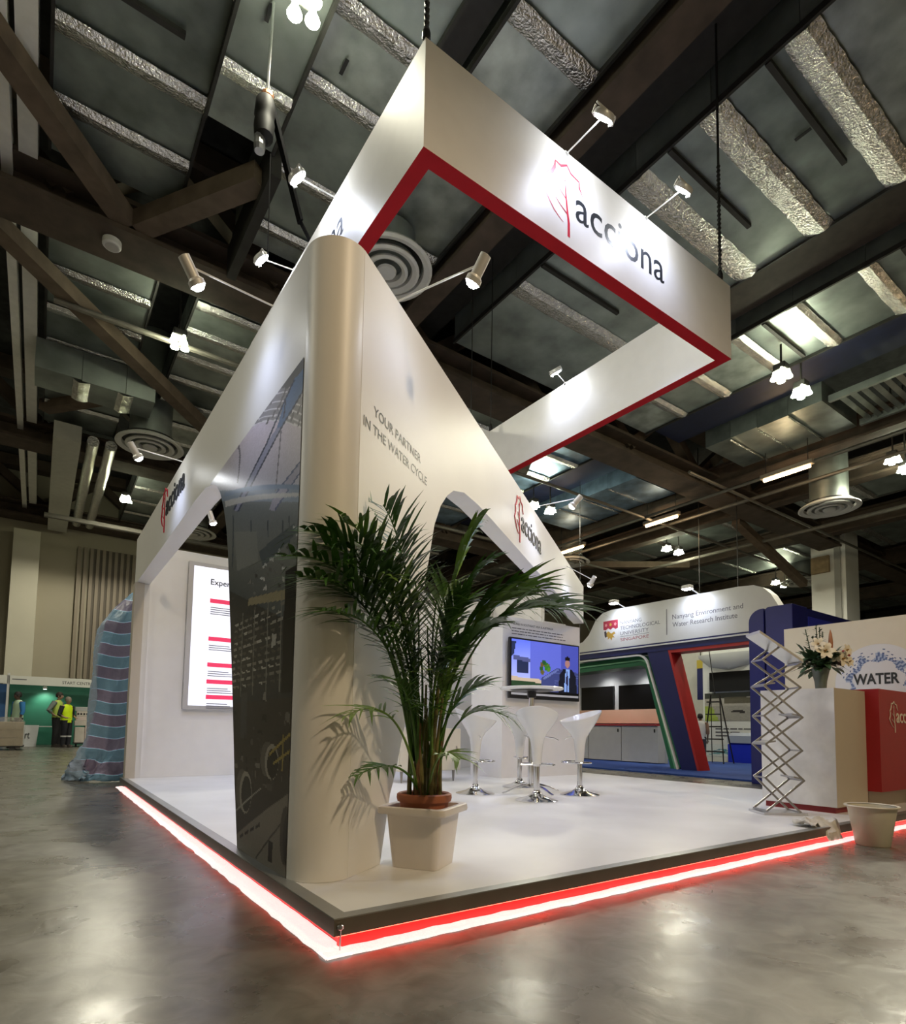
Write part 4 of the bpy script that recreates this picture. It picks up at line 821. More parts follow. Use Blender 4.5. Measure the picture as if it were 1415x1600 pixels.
# vase of flowers
vc = Vector((4.93, .50, 1.171)); fl = thing('flower_vase', 'glass vase of white lilies and red flowers on the counter', 'flowers', vc)
MB().lathe([(.035, 0), (.045, .02), (.05, .08), (.07, .17), (.075, .20), (.068, .198), (.045, .09), (.03, .02)], vc, 20).build('vase', M('frosted_green_glass', (.10, .12, .10), .15, spec=.8), fl, True)
frn = random.Random(9); gd = M('bouquet_green', (.03, .07, .025), .5, noise=.4, nscale=30); pet = M('lily_white', (.80, .74, .60), .5); rd = M('red_petal', (.45, .04, .03), .5); yl = M('flower_centre', (.30, .16, .03), .6); org = M('tan_spike', (.40, .17, .08), .6)
def leafblade(c, d, L, wd):
    d = Vector(d).normalized(); s = d.cross(Z3); s = s.normalized() if s.length > .1 else rx; m = MB(); P = [(0, 0), (.35, 1), (.7, .8), (1, 0)]
    vs = []
    for t_, w_ in P: vs += [c+d*L*t_-s*wd*w_-Z3*L*.25*t_*t_, c+d*L*t_+s*wd*w_-Z3*L*.25*t_*t_]
    return vs, [(0, 1, 3, 2), (2, 3, 5, 4), (4, 5, 7, 6)]
for k in range(210):
    a = frn.uniform(0, 6.28); e = frn.uniform(-.45, 1.1); c = vc+Z3*frn.uniform(.2, .34)+Vector((math.cos(a), math.sin(a), 0))*frn.uniform(.02, .13)
    vs, fs = leafblade(c, (math.cos(a)*math.cos(e), math.sin(a)*math.cos(e), math.sin(e)), frn.uniform(.07, .16), frn.uniform(.020, .040)); MB().add(vs, fs).build('leaf', gd, fl)
for k, (a, b) in enumerate(((-.13, .56), (-.03, .60), (.03, .54), (-.06, .50), (.0, .58))):   # upright leafy spikes
    m = MB(); base = vc+rx*a*.4+Z3*.2; tip = vc+rx*a+Z3*b; m.tube([base, tip], .004, 5)
    for q in range(26):
        t_ = .35+.65*q/26; c = base.lerp(tip, t_); an = frn.uniform(0, 6.28); vs, fs = leafblade(c, (math.cos(an), math.sin(an), .6), frn.uniform(.025, .05), .009); m.add(vs, fs)
    m.build('leafy_spike', gd, fl)
MB().lathe([(.004, 0), (.016, .06), (.020, .14), (.012, .22), (.002, .26)], vc+rx*.10+Z3*.30, 10).build('tan_spike', org, fl, True)
def lily(c, d, r):
    d = Vector(d).normalized(); a = d.cross(Z3).normalized(); b = a.cross(d); m = MB()
    for k in range(6):
        an = k*math.pi/3; rad = a*math.cos(an)+b*math.sin(an); tg = -a*math.sin(an)+b*math.cos(an); vs = []
        for t_, w_, f_ in ((.05, .12, 0), (.45, .30, .22), (.8, .22, .28), (1, .02, .18)): vs += [c+rad*r*t_-tg*r*w_+d*r*f_, c+rad*r*t_+tg*r*w_+d*r*f_]
        m.add(vs, [(0, 1, 3, 2), (2, 3, 5, 4), (4, 5, 7, 6)])
    o = m.build('lily', pet, fl, True); m = MB(); m.lathe([(.001, 0), (r*.13, r*.1), (r*.08, r*.4), (.001, r*.45)], (0, 0, 0), 8); q = d.to_track_quat('Z', 'Y').to_matrix(); m.v = [c+q@v for v in m.v]; m.build('flower_centre', yl, o)
cf = -fx
for a, z, r, s in ((-.05, .34, .085, 0), (-.11, .40, .065, 0), (.10, .27, .085, 0), (.14, .35, .06, 0), (.03, .29, .06, .3), (.16, .25, .055, .2)): lily(vc+rx*a+cf*.15+Z3*z, cf+rx*a*3+Z3*.2, r)
for a, z, r in ((.18, .33, .045), (.19, .27, .04)): 
    m = MB(); m.lathe([(.001, -r), (r*.8, -r*.5), (r, 0), (r*.7, r*.6), (.001, r)], vc+rx*a+cf*.08+Z3*z, 10); m.build('red_flower', rd, fl, True)
# bucket and rag
bu = thing('bucket', 'cream plastic bucket on the concrete beside the platform edge', 'bucket', (3.99, -.20, 0)); bcn = Vector((3.99, -.20, 0))
bm_ = M('cream_plastic', (.62, .58, .46), .4, noise=.03)
bb_ = MB().lathe([(.001, .004), (.098, .0), (.104, .006), (.150, .272), (.146, .272), (.098, .012), (.001, .012)], bcn, 40).build('bucket_body', bm_, bu, True); MB().lathe([(.148, .266), (.166, .268), (.168, .274), (.164, .280), (.146, .276)], bcn, 40, cap=False).build('rim', bm_, bb_, True)
rgn = random.Random(4); vs = []; fs = []; NX, NY = 22, 12
for i in range(NX+1):
    for j in range(NY+1):
        u, v = i/NX, j/NY; p = Vector((3.62+.32*u, .16-.16*v+.05*math.sin(u*5), PZ+.016+.03*abs(math.sin(u*9+v*4))*math.sin(math.pi*v)+.018*math.sin(v*11+u*6)*math.sin(math.pi*u)+rgn.uniform(0, .012)))
        if p.y < .0: p.z -= min(.10, (-p.y)*2.2)
        if v > .75 and u > .4: p.y = -.015-.02*rgn.random(); p.z = max(.02, PZ-(v-.75)*.35)
        vs.append(p)
for i in range(NX):
    for j in range(NY): a = i*(NY+1)+j; fs.append((a, a+1, a+NY+2, a+NY+1))
rg = MB().add(vs, fs).build('cleaning_rag', M('rag_offwhite', (.60, .57, .50), .9, noise=.15, nscale=25), smooth=True); tag(rg, 'crumpled off white rag on the platform edge beside the bucket', 'rag')
md = rg.modifiers.new('s', 'SOLIDIFY'); md.thickness = .004

# =================================================================== NEIGHBOUR STANDS (right)
NX0 = 9.6
nt_ = thing('university_stand', 'neighbouring stand with white university header and navy red green frame', 'exhibition stand', (10, 5.5, 0))
navy = M('navy_laminate', (.012, .016, .10), .4, noise=.05); nred = M('stand_red', (.42, .02, .018), .45); ngreen = M('stand_green', (.02, .16, .075), .4); ngl = M('stand_light_green', (.16, .42, .24), .4)
wh2 = M('header_white', (.70, .70, .66), .5, noise=.02); greyp = M('stand_grey_panel', (.52, .52, .52), .55, noise=.03)
head = [(7.95, 2.62), (3.1, 2.62), (3.1, 3.02), (3.22, 3.24), (3.36, 3.38), (3.52, 3.45), (3.8, 3.475), (6.75, 3.50), (7.0, 3.46), (7.2, 3.33), (7.42, 3.0), (7.6, 2.86), (7.95, 2.8)]
MB().prism(head, (NX0, 0, 0), Y3, Z3, X3*.25).build('header', wh2, nt_)
MB().box(NX0-.01, NX0+.36, 3.1, 7.95, 2.44, 2.615).build('navy_bar', navy, nt_); MB().box(NX0-.03, NX0+.0, 3.1, 7.95, 2.555, 2.585).build('white_line', wh2, nt_)
MB().prism([(5.80, 2.44), (5.30, 2.44), (4.68, 0.03), (5.02, .03)], (NX0, 0, 0), Y3, Z3, X3*.30).build('navy_leg', navy, nt_); MB().prism([(5.30, 2.44), (5.25, 2.44), (4.63, .03), (4.68, .03)], (NX0-.005, 0, 0), Y3, Z3, X3*.36).build('red_leg', nred, nt_); MB().box(NX0, NX0+.36, 3.1, 5.25, 2.38, 2.44).build('red_soffit', nred, nt_)
def sweep(path, wd, x0, dep, mat, name):
    m = MB(); out = []
    for i, p in enumerate(path):
        a = Vector(path[max(0, i-1)]); b = Vector(path[min(len(path)-1, i+1)]); d = (b-a).normalized(); nn = Vector((-d.y, d.x)); p = Vector(p)
        q0, q1 = p+nn*wd/2, p-nn*wd/2; out.append([(x0, q0.x, q0.y), (x0, q1.x, q1.y), (x0+dep, q1.x, q1.y), (x0+dep, q0.x, q0.y)])
    m.loft(out).build(name, mat, nt_)
def portal(off): 
    r = [(8.8, 2.40-off)]; cx, cz = 6.05+off*.3, 2.13-off*.6
    for a in range(90, -20, -12): r.append((cx-.27*math.cos(R(a)) if a <= 90 else cx, cz+.27*math.sin(R(a))))
    r = [(8.8, 2.40-off)]+[(cx+.0-.27*math.cos(R(a)), cz+.27*math.sin(R(a))) for a in (90, 75, 60, 45, 30, 16)]+[(5.10+off*.95, .03)]
    return r
sweep(portal(0), .035, NX0-.02, .05, wh2, 'white_trim'); sweep(portal(.16), .22, NX0+.15, .5, ngreen, 'green_portal'); sweep(portal(.15), .035, NX0+.12, .03, ngl, 'green_trim')
MB().box(11.2, 11.3, 6.5, 9.9, .03, 2.4).build('back_panel', M('stand_back_grey', (.46, .48, .50), .5, noise=.03), nt_); MB().box(9.97, 11.2, 6.0, 9.9, 2.40, 2.44).build('ceiling_panel', greyp, nt_)
for ya, yb in ((7.98, 9.05), (6.70, 7.80)):
    MB().box(11.14, 11.2, ya, yb, 1.31, 1.92).build('dark_screen', M('screen_off', (.006, .006, .007), .12), nt_)
MB().box(11.13, 11.2, 6.5, 9.9, .97, 1.31).build('salmon_reflection', M('salmon_reflect_tint', (.58, .36, .26), .6), nt_)  # salmon strip paints in the reflection between counter top and screens
for k in range(3):
    cu_ = MB().box(10.85, 11.12, 6.45+k*1.05, 7.48+k*1.05, .05, .90).build('cabinet_unit', greyp, nt_); MB().box(10.835, 10.849, 6.52+k*1.05, 6.55+k*1.05, .75, .83).build('cabinet_handle', darksteel, cu_)
MB().box(10.8, 11.13, 6.45, 9.9, .905, .95).build('counter_top', M('counter_red_edge', (.35, .03, .04), .5), nt_)
cp = MB().box(8.45, 13.4, 2.3, 10, 0, .03).build('blue_carpet', M('blue_carpet', (.012, .05, .24), .9, noise=.1, nscale=60)); tag(cp, 'bright blue carpet under the neighbouring university stand', 'carpet')
text('NANYANG', (NX0, 6.50, 3.13), -Y3, Z3, .56, .075, greyink, nt_); text('TECHNOLOGICAL', (NX0, 6.50, 3.01), -Y3, Z3, 1.02, .078, greyink, nt_); text('UNIVERSITY', (NX0, 6.50, 2.89), -Y3, Z3, .74, .078, greyink, nt_); text('SINGAPORE', (NX0, 6.50, 2.755), -Y3, Z3, .74, .07, M('letter_red', (.35, .05, .06), .5), nt_)
MB().box(NX0-.003, NX0-.001, 5.76, 6.50, 2.855, 2.863).build('rule_line', greyink, nt_); MB().box(NX0-.003, NX0-.001, 5.315, 5.33, 2.76, 3.29).build('divider_line', greyink, nt_)
text('Nanyang Environment and', (NX0, 5.19, 3.06), -Y3, Z3, 1.47, .095, greyink, nt_, bold=.003); text('Water Research Institute', (NX0, 5.19, 2.90), -Y3, Z3, 1.36, .095, greyink, nt_, bold=.003)
def flatp(P, mat, name, dx, par=None): return MB().add([(NX0-dx, y, z) for y, z in P], [tuple(range(len(P)))]).build(name, mat, par or nt_)
cy0 = 6.77
shd = flatp([(cy0+.21, 3.27), (cy0-.21, 3.27), (cy0-.21, 2.92), (cy0-.14, 2.80), (cy0, 2.73), (cy0+.14, 2.80), (cy0+.21, 2.92)], M('crest_white', (.75, .74, .7), .5), 'crest_shield', .002)
flatp([(cy0+.205, 3.26), (cy0-.205, 3.26), (cy0-.205, 3.07), (cy0-.14, 3.05), (cy0-.07, 3.09), (cy0, 3.05), (cy0+.07, 3.09), (cy0+.14, 3.05), (cy0+.205, 3.07)], M('crest_red', (.42, .03, .06), .5), 'crest_chief', .003, shd)
for k in (-1, 0, 1):
    flatp([(cy0+k*.13+.045*math.cos(a*math.pi/5)*(1 if a % 2 else .6), 3.165+.045*math.sin(a*math.pi/5)*(1 if a % 2 else .6)) for a in range(10)], M('crest_pink', (.75, .30, .30), .5) if k else M('crest_gold', (.55, .33, .05), .5), 'crest_rosette', .004, shd)
flatp([(cy0+.13, 2.98), (cy0+.06, 3.02), (cy0-.02, 2.96), (cy0-.10, 3.0), (cy0-.14, 2.95), (cy0-.06, 2.92), (cy0-.12, 2.86), (cy0-.05, 2.87), (cy0-.03, 2.80), (cy0+.02, 2.87), (cy0+.08, 2.83), (cy0+.07, 2.90), (cy0+.15, 2.90)], M('crest_gold', (.55, .33, .05), .5), 'crest_lion', .004, shd)
flatp([(cy0+.18, 3.02), (cy0+.14, 3.04), (cy0+.11, 2.99), (cy0+.11, 2.90), (cy0+.15, 2.88), (cy0+.17, 2.93)], M('crest_dark', (.05, .04, .05), .5), 'crest_mark', .0045, shd)
for y, z in ((6.39, 3.56), (4.62, 3.55)):
    t = thing('header_lamp', 'floodlight clipped over the university header, %s' % ('above the crest' if y > 6 else 'above the institute name'), 'lamp', (NX0, y, z-.05), 0, 'floodlights on the university header')
    MB().tube([(NX0+.1, y, z-.08), (NX0-.3, y, z+.02)], .012, 6).build('arm', lampwhite, t); MB().bbox(NX0-.42, NX0-.28, y-.09, y+.09, z-.02, z+.05, .01).build('head', lampwhite, t); MB().box(NX0-.41, NX0-.29, y-.08, y+.08, z-.032, z-.021).build('lens', lampglow, t)
    spot(t, (NX0-.36, y, z-.05), (NX0, y, 3.1), 14, 120, .8)
for y in (6.9, 8.1):
    t = thing('downlight', 'small recessed downlight under the green portal, %s' % ('right' if y < 7.5 else 'left'), 'lamp', (10.7, y, 2.40), 0, 'downlights in the university stand'); MB().lathe([(.06, 0), (.07, -.02), (.045, -.03)], (10.7, y, 2.40), 14, cap=False).build('trim_ring', lampwhite, t); MB().lathe([(.001, -.02), (.045, -.02)], (10.7, y, 2.40), 14, cap=False).build('bulb', lampglow, t)
    spot(t, (10.7, y, 2.36), (11.1, y, .9), 30, 110, .8, (1, .96, .9))
MB().box(10.1, 10.35, 7.6, 8.9, 2.405, 2.47).build('strip_light', M('soft_strip', (1, 1, 1), .5, emit=(1, 1, 1), estr=2), nt_)
# things seen through the gap
bn = thing('banner_wall', 'white display wall with water photo and small screen in the gap', 'display wall', (14, 6.6, 0))
MB().box(14.0, 14.08, 5.3, 7.25, 0, 3.3).build('panel', M('display_white', (.72, .74, .72), .5), bn)
ph = [(lin(150, 148, 140), [(0, 0), (1, 0), (1, .5), (0, .55)]), (lin(60, 64, 54), [(0, .8), (1, .86), (1, 1), (0, 1)]), (lin(90, 86, 70), [(.3, .62), (1, .58), (1, .8), (.3, .85)]), (lin(150, 170, 70), [(0, 0), (.22, 0), (.12, .5), (0, .55)]), (lin(80, 62, 50), [(.76, 0), (1, 0), (1, .9), (.84, .86), (.80, .5)]), (lin(40, 36, 34), [(.4, .3), (.6, .28), (.62, .36), (.42, .38)])]
print_panel('photo_print', lambda u, v: (13.995, 7.2-1.85*u, 1.08+.75*v), 40, 26, lambda u, v: lin(170, 166, 156), ph, M_print('photo_ink', .5), bn, .08)
print_panel('wave_print', lambda u, v: (13.995, 7.2-1.85*u, .14+.32*v), 40, 16, lambda u, v: lin(214, 222, 222), [(lin(120, 170, 180), [(0, .1), (.3, .5), (.6, .2), (1, .6), (1, .35), (.6, 0), (.3, .25)]), (lin(70, 130, 150), [(0, .3), (.25, .65), (.55, .4), (1, .8), (1, .7), (.55, .3), (.25, .55)])], M_print('photo_ink', .5), bn, .05)
MB().box(13.9, 13.99, 5.7, 7.0, 1.86, 2.38).build('small_screen', M('screen_off', (.006, .006, .007), .12), bn)
m = MB(); m.lathe([(.001, -.0), (.5, .14), (.78, .42), (.80, .50)], (0, 0, 0), 24); m.v = [Vector((14.0-.25*max(0, v.y)/.8, 6.5+v.x*1.1, 2.42+v.z*.9)) for v in m.v]; m.build('shell_bowl', M('display_white', (.7, .7, .7), .5), bn, True)
MB().box(13.985, 13.995, 5.35, 7.2, 2.78, 2.86).build('blue_band', M('band_blue', (.02, .12, .4), .5), bn)
MB().add([(13.98, 6.35+.22*math.cos(a*.3), 3.08+.09*math.sin(a*.3)) for a in range(21)], [tuple(range(21))]).build('round_logo', M('logo_navy', (.02, .05, .25), .5), bn)
for k in range(3): fine_print((13.995, 6.9, .86-k*.09), -Y3, (1.0, .7, .85)[k], .06, greyink, bn, 10+k)
bb = thing('blue_bin', 'small bright blue lidded bin beside the display wall', 'bin', (13.6, 5.95, 0)); MB().bbox(13.45, 13.8, 5.6, 6.28, .03, .52, .04).build('bin_body', M('bin_blue', (.01, .03, .6), .4), bb); MB().bbox(13.43, 13.82, 5.58, 6.30, .52, .78, .08).build('lid', M('bin_lid', (.4, .45, .55), .4), bb)
ld = thing('step_ladder', 'black step ladder standing in the gap behind the red leg', 'ladder', (12.6, 6.1, 0))
for s in (-.28, .28):
    MB().bar((12.5, 6.1+s, .03), (12.65, 6.1+s*.4, 1.7), .02, .03).build('rail', black, ld); MB().bar((12.95, 6.1+s, .03), (12.65, 6.1+s*.4, 1.7), .02, .025).build('rear_rail', black, ld)
for k in range(5): MB().box(12.5, 12.60, 6.1-.26+.03*k, 6.1+.26-.03*k, .3+k*.3, .33+k*.3).build('tread', black, ld)
MB().tube([(12.65, 6.1, 1.7), (12.75, 6.35, 3.2)], .012, 6).build('cable', black, ld)
bwall = MB().box(16.0, 16.1, 5.0, 11.5, 0, 3.4).build('pale_stand_wall', M('pale_stand_paint', (.55, .56, .52), .6, noise=.03)); tag(bwall, 'pale blank stand wall far behind the step ladder', 'partition wall')
bs = MB().box(15.4, 15.5, 6.9, 8.3, 1.75, 2.7).build('navy_panel', navy); MB().box(15.44, 15.46, 7.0, 7.02, 2.95, 9.58).build('hanging_wire', black, bs); MB().box(15.44, 15.46, 8.2, 8.22, 2.95, 9.58).build('hanging_wire', black, bs); tag(bs, 'dark navy hanging panel seen above the step ladder', 'panel')
bp_ = MB().box(15.39, 15.5, 6.9, 8.3, 2.7, 2.95).build('yellow_strip', M('strip_yellow', (.5, .4, .05), .5)); tag(bp_, 'yellow sign strip above the dark navy panel', 'sign')
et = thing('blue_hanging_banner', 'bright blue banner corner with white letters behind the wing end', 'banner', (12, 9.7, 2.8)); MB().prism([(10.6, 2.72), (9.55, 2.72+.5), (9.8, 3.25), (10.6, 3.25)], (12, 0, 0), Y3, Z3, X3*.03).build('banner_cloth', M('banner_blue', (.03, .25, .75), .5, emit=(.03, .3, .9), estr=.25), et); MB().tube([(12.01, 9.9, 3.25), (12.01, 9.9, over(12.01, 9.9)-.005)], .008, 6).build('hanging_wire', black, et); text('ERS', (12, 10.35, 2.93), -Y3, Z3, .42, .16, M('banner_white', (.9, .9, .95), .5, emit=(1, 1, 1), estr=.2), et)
# blue gate
bg = thing('blue_gateway', 'glossy royal blue rounded gateway between the two stands', 'gateway', (8.3, 2.6, 0))
blue = M('royal_blue_laminate', (.014, .018, .16), .3, noise=.05)
def gate(x0, x1, ya, yb, zt, r): 
    P = [(yb, .0), (ya, .0)]
    for a in range(0, 91, 15): P.append((ya-r+r*math.cos(R(a)), zt-r+r*math.sin(R(a))))
    P.append((yb, zt)); return MB().prism(P, (x0, 0, 0), Y3, Z3, X3*(x1-x0))
gate(8.15, 8.6, 2.05, 2.86-.8, 2.7, .22) if False else None
gate(8.15, 8.62, 2.86, 2.62, 2.69, .20).build('outer_leaf', blue, bg, bevel=.01); gate(8.15, 8.62, 2.60, 2.20, 2.70, .05).build('inner_leaf', blue, bg, bevel=.01)
MB().box(8.62, 11.5, 2.2, 2.6, 2.25, 2.68).build('top_beam', blue, bg); MB().box(8.63, 11.4, 2.188, 2.199, 2.30, 2.56).build('painted_lit_face', M('royal_blue_lit', (.03, .04, .45), .3), bg)  # paler blue on the side stands in for the beam's lit underside
# WATER wall behind the counter
ww = thing('water_wall', 'cream stand wall with a round water splash print behind the counter', 'partition wall', (7.2, -1, 0))
MB().box(7.2, 7.28, -4.5, 1.88, 0, 2.16).build('panel', M('cream_board', (.66, .63, .54), .55, noise=.02), ww)
disc = lambda u, v: (7.195, .82+.46*(1-2*u), 1.39+.46*(2*v-1))
sp_ = [(lin(212, 216, 226), ell(.5, .5, .5, .5, 40))]
for k in range(26):
    a = k/25*math.pi; h = .26+.06*math.sin(k*1.7)+.03*math.sin(k*3.1); c0, s0 = math.cos(a), math.sin(a); sp_.append((lin(120, 140, 178) if k % 2 else lin(70, 92, 140), [(.5+.26*c0-.02*s0, .56+.26*s0*.9), (.5+(h+.08)*c0, .56+(h+.07)*s0), (.5+.26*c0+.02*s0, .56+.24*s0)]))
    if k % 3 == 0: sp_.append((lin(60, 80, 120), ell(.5+(h+.13)*c0, .56+(h+.12)*s0, .012, .014, 8)))
sp_.append((lin(226, 228, 234), ell(.5, .54, .24, .22, 30))); sp_.append((lin(120, 150, 60), ell(.85, .30, .10, .08)))
m_ = print_panel('splash_print', lambda u, v: (7.195, .82+.46*math.cos(2*math.pi*u)*(1-v), 1.39+.46*math.sin(2*math.pi*u)*(1-v)), 96, 40, lambda u, v: (0, 0, 0), [], M_print('splash_ink', .5), ww)
at = m_.data.color_attributes['ink']; me = m_.data; li = 0
for p in me.polygons:
    c = Vector((0, 0, 0))
    for vi in p.vertices: c += me.vertices[vi].co
    c /= len(p.vertices); y = c.y+parent_world(ww).y; z = c.z+parent_world(ww).z; uu_, vv_ = .5-(y-.82)/.92, (z-1.39)/.92+.5; col = lin(212, 216, 226)
    dx_, dz_ = uu_-.5, vv_-.50; rr_ = math.hypot(dx_, dz_); an_ = math.atan2(dz_, dx_)
    lo_, hi_ = .285+.02*math.sin(an_*7), .34+.035*math.sin(an_*9+1)+.045*max(0, math.sin(an_*13))**3
    if an_ > -.2 or an_ < -2.9:
        if lo_ < rr_ < hi_: col = lin(88, 108, 156) if math.sin(an_*40+rr_*60) > -.2 else lin(160, 176, 208)
        elif hi_ <= rr_ < hi_+.07 and math.sin(an_*23)*math.sin(rr_*120) > .78: col = lin(70, 90, 140)
    if inpoly(uu_, vv_, sp_[-1][1]): col = sp_[-1][0]
    for q in p.loop_indices: at.data[q].color = (*col, 1)
text('WATER', (7.192, 1.08, 1.38), -Y3, Z3, .47, .125, M('water_black', (.02, .025, .03), .5), ww, bold=.03)

# =================================================================== FAR LEFT: START CENTRE, PEOPLE, PALLET, TARP
scn = thing('shell_scheme_booth', 'far shell scheme booth with START CENTRE fascia and green back wall', 'exhibition stand', (-.3, 22, 0))
fasc = M('fascia_white', (.62, .62, .58), .5)
MB().box(-4.0, -1.66, 21.5, 21.56, 1.97, 2.23).build('fascia_board', fasc, scn); MB().box(-1.64, 2.4, 21.5, 21.56, 1.95, 2.23).build('fascia_board', fasc, scn)
MB().box(-1.68, -1.62, 21.5, 21.58, 0, 2.3).build('post', M('post_alu', (.6, .6, .6), .4, .3), scn)
MB().box(-1.62, 2.4, 21.96, 21.99, 0, 1.97).build('green_panel', M('display_green', (.012, .11, .07), .6, noise=.12, nscale=1.2), scn); MB().box(-4, -1.66, 21.96, 21.99, 0, 1.97).build('blue_panel', M('display_blue', (.02, .08, .22), .6, noise=.1), scn)
text('START CENTRE', (-.22, 21.499, 2.03), X3, Z3, .86, .095, blackink, scn, bold=.004); text('...ing lounge', (-2.2, 21.499, 2.09), X3, Z3, .45, .06, greyink, scn) if False else None
MB().box(-1.56, -1.18, 21.4985, 21.4995, 2.10, 2.13).build('small_print_line', greyink, scn)
fl_ = thing('fascia_spot', 'small bright spotlight under the START CENTRE fascia', 'lamp', (-.68, 21.6, 1.88)); MB().lathe([(.05, 0), (.07, .06), (.03, .1)], (-.68, 21.62, 1.84), 12).build('head', lampwhite, fl_); MB().lathe([(.001, 0), (.05, 0)], (-.68, 21.62, 1.835), 12, cap=False).build('lens', M('green_white_glow', (1, 1, 1), .5, emit=(.85, 1, .8), estr=14), fl_); spot(fl_, (-.68, 21.62, 1.8), (-.6, 21.95, .9), 25, 130, .8, (.8, 1, .8))
# workers
def person(loc, rz, label, vest, trousers, sleeve, hair, skin, pose='hands', hoodless=True, scale=1.0):
    t = thing('person', label, 'person', loc, rz); t.scale = (scale,)*3
    P = {'pelvis': (0, 0, .95), 'spine': (0, .02, 1.15), 'chest': (0, .02, 1.35), 'neck': (0, .0, 1.50), 'head': (0, -.03, 1.60), 'crown': (0, -.03, 1.72)}
    E = [('pelvis', 'spine'), ('spine', 'chest'), ('chest', 'neck'), ('neck', 'head'), ('head', 'crown')]
    Rr = {'pelvis': .15, 'spine': .14, 'chest': .155, 'neck': .055, 'head': .085, 'crown': .07}
    for s, n in ((-1, 'l'), (1, 'r')):
        elbow = (s*.27, .05, 1.13); wrist = (s*.20, -.17, 1.02); hand = (s*.15, -.24, 1.02)
        if pose == 'hip' and s < 0: elbow = (s*.36, .10, 1.16); wrist = (s*.20, .0, 1.0); hand = (s*.17, -.03, .99)
        if pose == 'down': elbow = (s*.24, .02, 1.14); wrist = (s*.23, -.05, .88); hand = (s*.22, -.07, .79)
        for k, v, r in (('sho', (s*.18, .02, 1.42), .065), ('elb', elbow, .045), ('wri', wrist, .034), ('han', hand, .032), ('hip', (s*.09, 0, .90), .10), ('kne', (s*.10, -.02, .50), .065), ('ank', (s*.10, .02, .09), .045), ('toe', (s*.11, -.14, .04), .04)): P[n+k] = v; Rr[n+k] = r
        E += [('chest', n+'sho'), (n+'sho', n+'elb'), (n+'elb', n+'wri'), (n+'wri', n+'han'), ('pelvis', n+'hip'), (n+'hip', n+'kne'), (n+'kne', n+'ank'), (n+'ank', n+'toe')]
    keys = list(P); me = bpy.data.meshes.new('body'); me.from_pydata([P[k] for k in keys], [(keys.index(a), keys.index(b)) for a, b in E], []); me.update()
    sm = M('skin_'+str(skin), skin, .6); me.materials.append(sm); o = bpy.data.objects.new('body', me); COL.objects.link(o); o.parent = t
    md = o.modifiers.new('skin', 'SKIN'); md.use_smooth_shade = True
    for i, k in enumerate(keys): sv = me.skin_vertices[0].data[i]; sv.radius = (Rr[k]*.8, Rr[k]*.8); sv.use_root = (k == 'pelvis')
    o.modifiers.new('sub', 'SUBSURF').levels = 2; o.modifiers['sub'].render_levels = 2
    def ring(cx, cy, z, a, b, n=20): return [(cx+a*math.cos(2*math.pi*j/n), cy+b*math.sin(2*math.pi*j/n), z) for j in range(n)]
    vm = M('cloth_'+str(vest), vest, .7, noise=.06); tm = M('cloth_'+str(trousers), trousers, .8, noise=.1); slm = M('cloth_'+str(sleeve), sleeve, .8)
    MB().loft([ring(0, .01, .86, .185, .145), ring(0, .01, 1.0, .18, .14), ring(0, .02, 1.2, .185, .135), ring(0, .02, 1.36, .20, .13), ring(0, .02, 1.44, .17, .10), ring(0, .01, 1.49, .08, .075)], False, False).build('vest', vm, t, True, world=False)
    for s, n in ((-1, 'l'), (1, 'r')):
        MB().tube([P[n+'sho'], tuple((a+b)/2 for a, b in zip(P[n+'sho'], P[n+'elb'])), P[n+'elb'], tuple(a*.6+b*.4 for a, b in zip(P[n+'elb'], P[n+'wri']))], [.082, .075, .062, .055], 10).build('sleeve', slm, t, True, world=False)
        MB().loft([ring(s*.085, .0, .94, .105, .125, 14), ring(s*.09, -.005, .7, .098, .11, 14), ring(s*.098, -.01, .5, .085, .09, 14), ring(s*.10, .01, .08, .075, .08, 14)], True, False).build('trouser_leg', tm, t, True, world=False)
        MB().loft([ring(s*.105, -.05, z, a, b, 12) for z, a, b in ((.0, .05, .14), (.05, .052, .14), (.09, .045, .10))]).build('shoe', M('shoe_dark', (.05, .04, .035), .6), t, True, world=False)
    MB().lathe([(.001, .125), (.05, .115), (.082, .075), (.092, .02), (.088, -.03), (.07, -.05)], (0, -.012, 1.635), 18, sy=1.15).build('hair', M('hair_'+str(hair), hair, .7, noise=.2, nscale=60), t, True, world=False)
    hm = MB(); hm.lathe([(.001, -.10), (.04, -.09), (.066, -.04), (.072, .02), (.05, .07)], (0, -.045, 1.62), 16, sy=1.1).add([(-.012, -.115, 1.615), (.012, -.115, 1.615), (0, -.145, 1.592), (0, -.118, 1.64)], [(0, 1, 2), (0, 2, 3), (1, 3, 2)]); hm.build('face', sm, t, True, world=False)
    for s in (-1, 1):
        MB().lathe([(.001, -.008), (.009, 0), (.001, .008)], (s*.026, -.118, 1.635), 8).build('eye', black, t, world=False)
        MB().lathe([(.001, -.03), (.014, -.01), (.016, .012), (.001, .028)], (s*.078, -.03, 1.61), 8, sy=1.2).build('ear', sm, t, world=False)
        c = Vector(P[('l' if s < 0 else 'r')+'han']); d = (c-Vector(P[('l' if s < 0 else 'r')+'wri'])).normalized(); a = d.cross(Z3).normalized()
        for q in range(4): MB().tube([c+a*(-.025+.017*q), c+a*(-.025+.017*q)+d*.04-Z3*.004, c+a*(-.022+.015*q)+d*(.07+(.008 if q in (1, 2) else 0))-Z3*.022], [.008, .008, .006], 6).build('finger', sm, t, True, world=False)
        MB().tube([c-a*.03*s-d*.02, c-a*.05*s+d*.02, c-a*.045*s+d*.045], [.010, .009, .006], 6).build('thumb', sm, t, True, world=False)
    MB().box(-.02, .02, -.121, -.115, 1.572, 1.577).build('mouth', M('lip', (.25, .1, .08), .6), t, world=False)
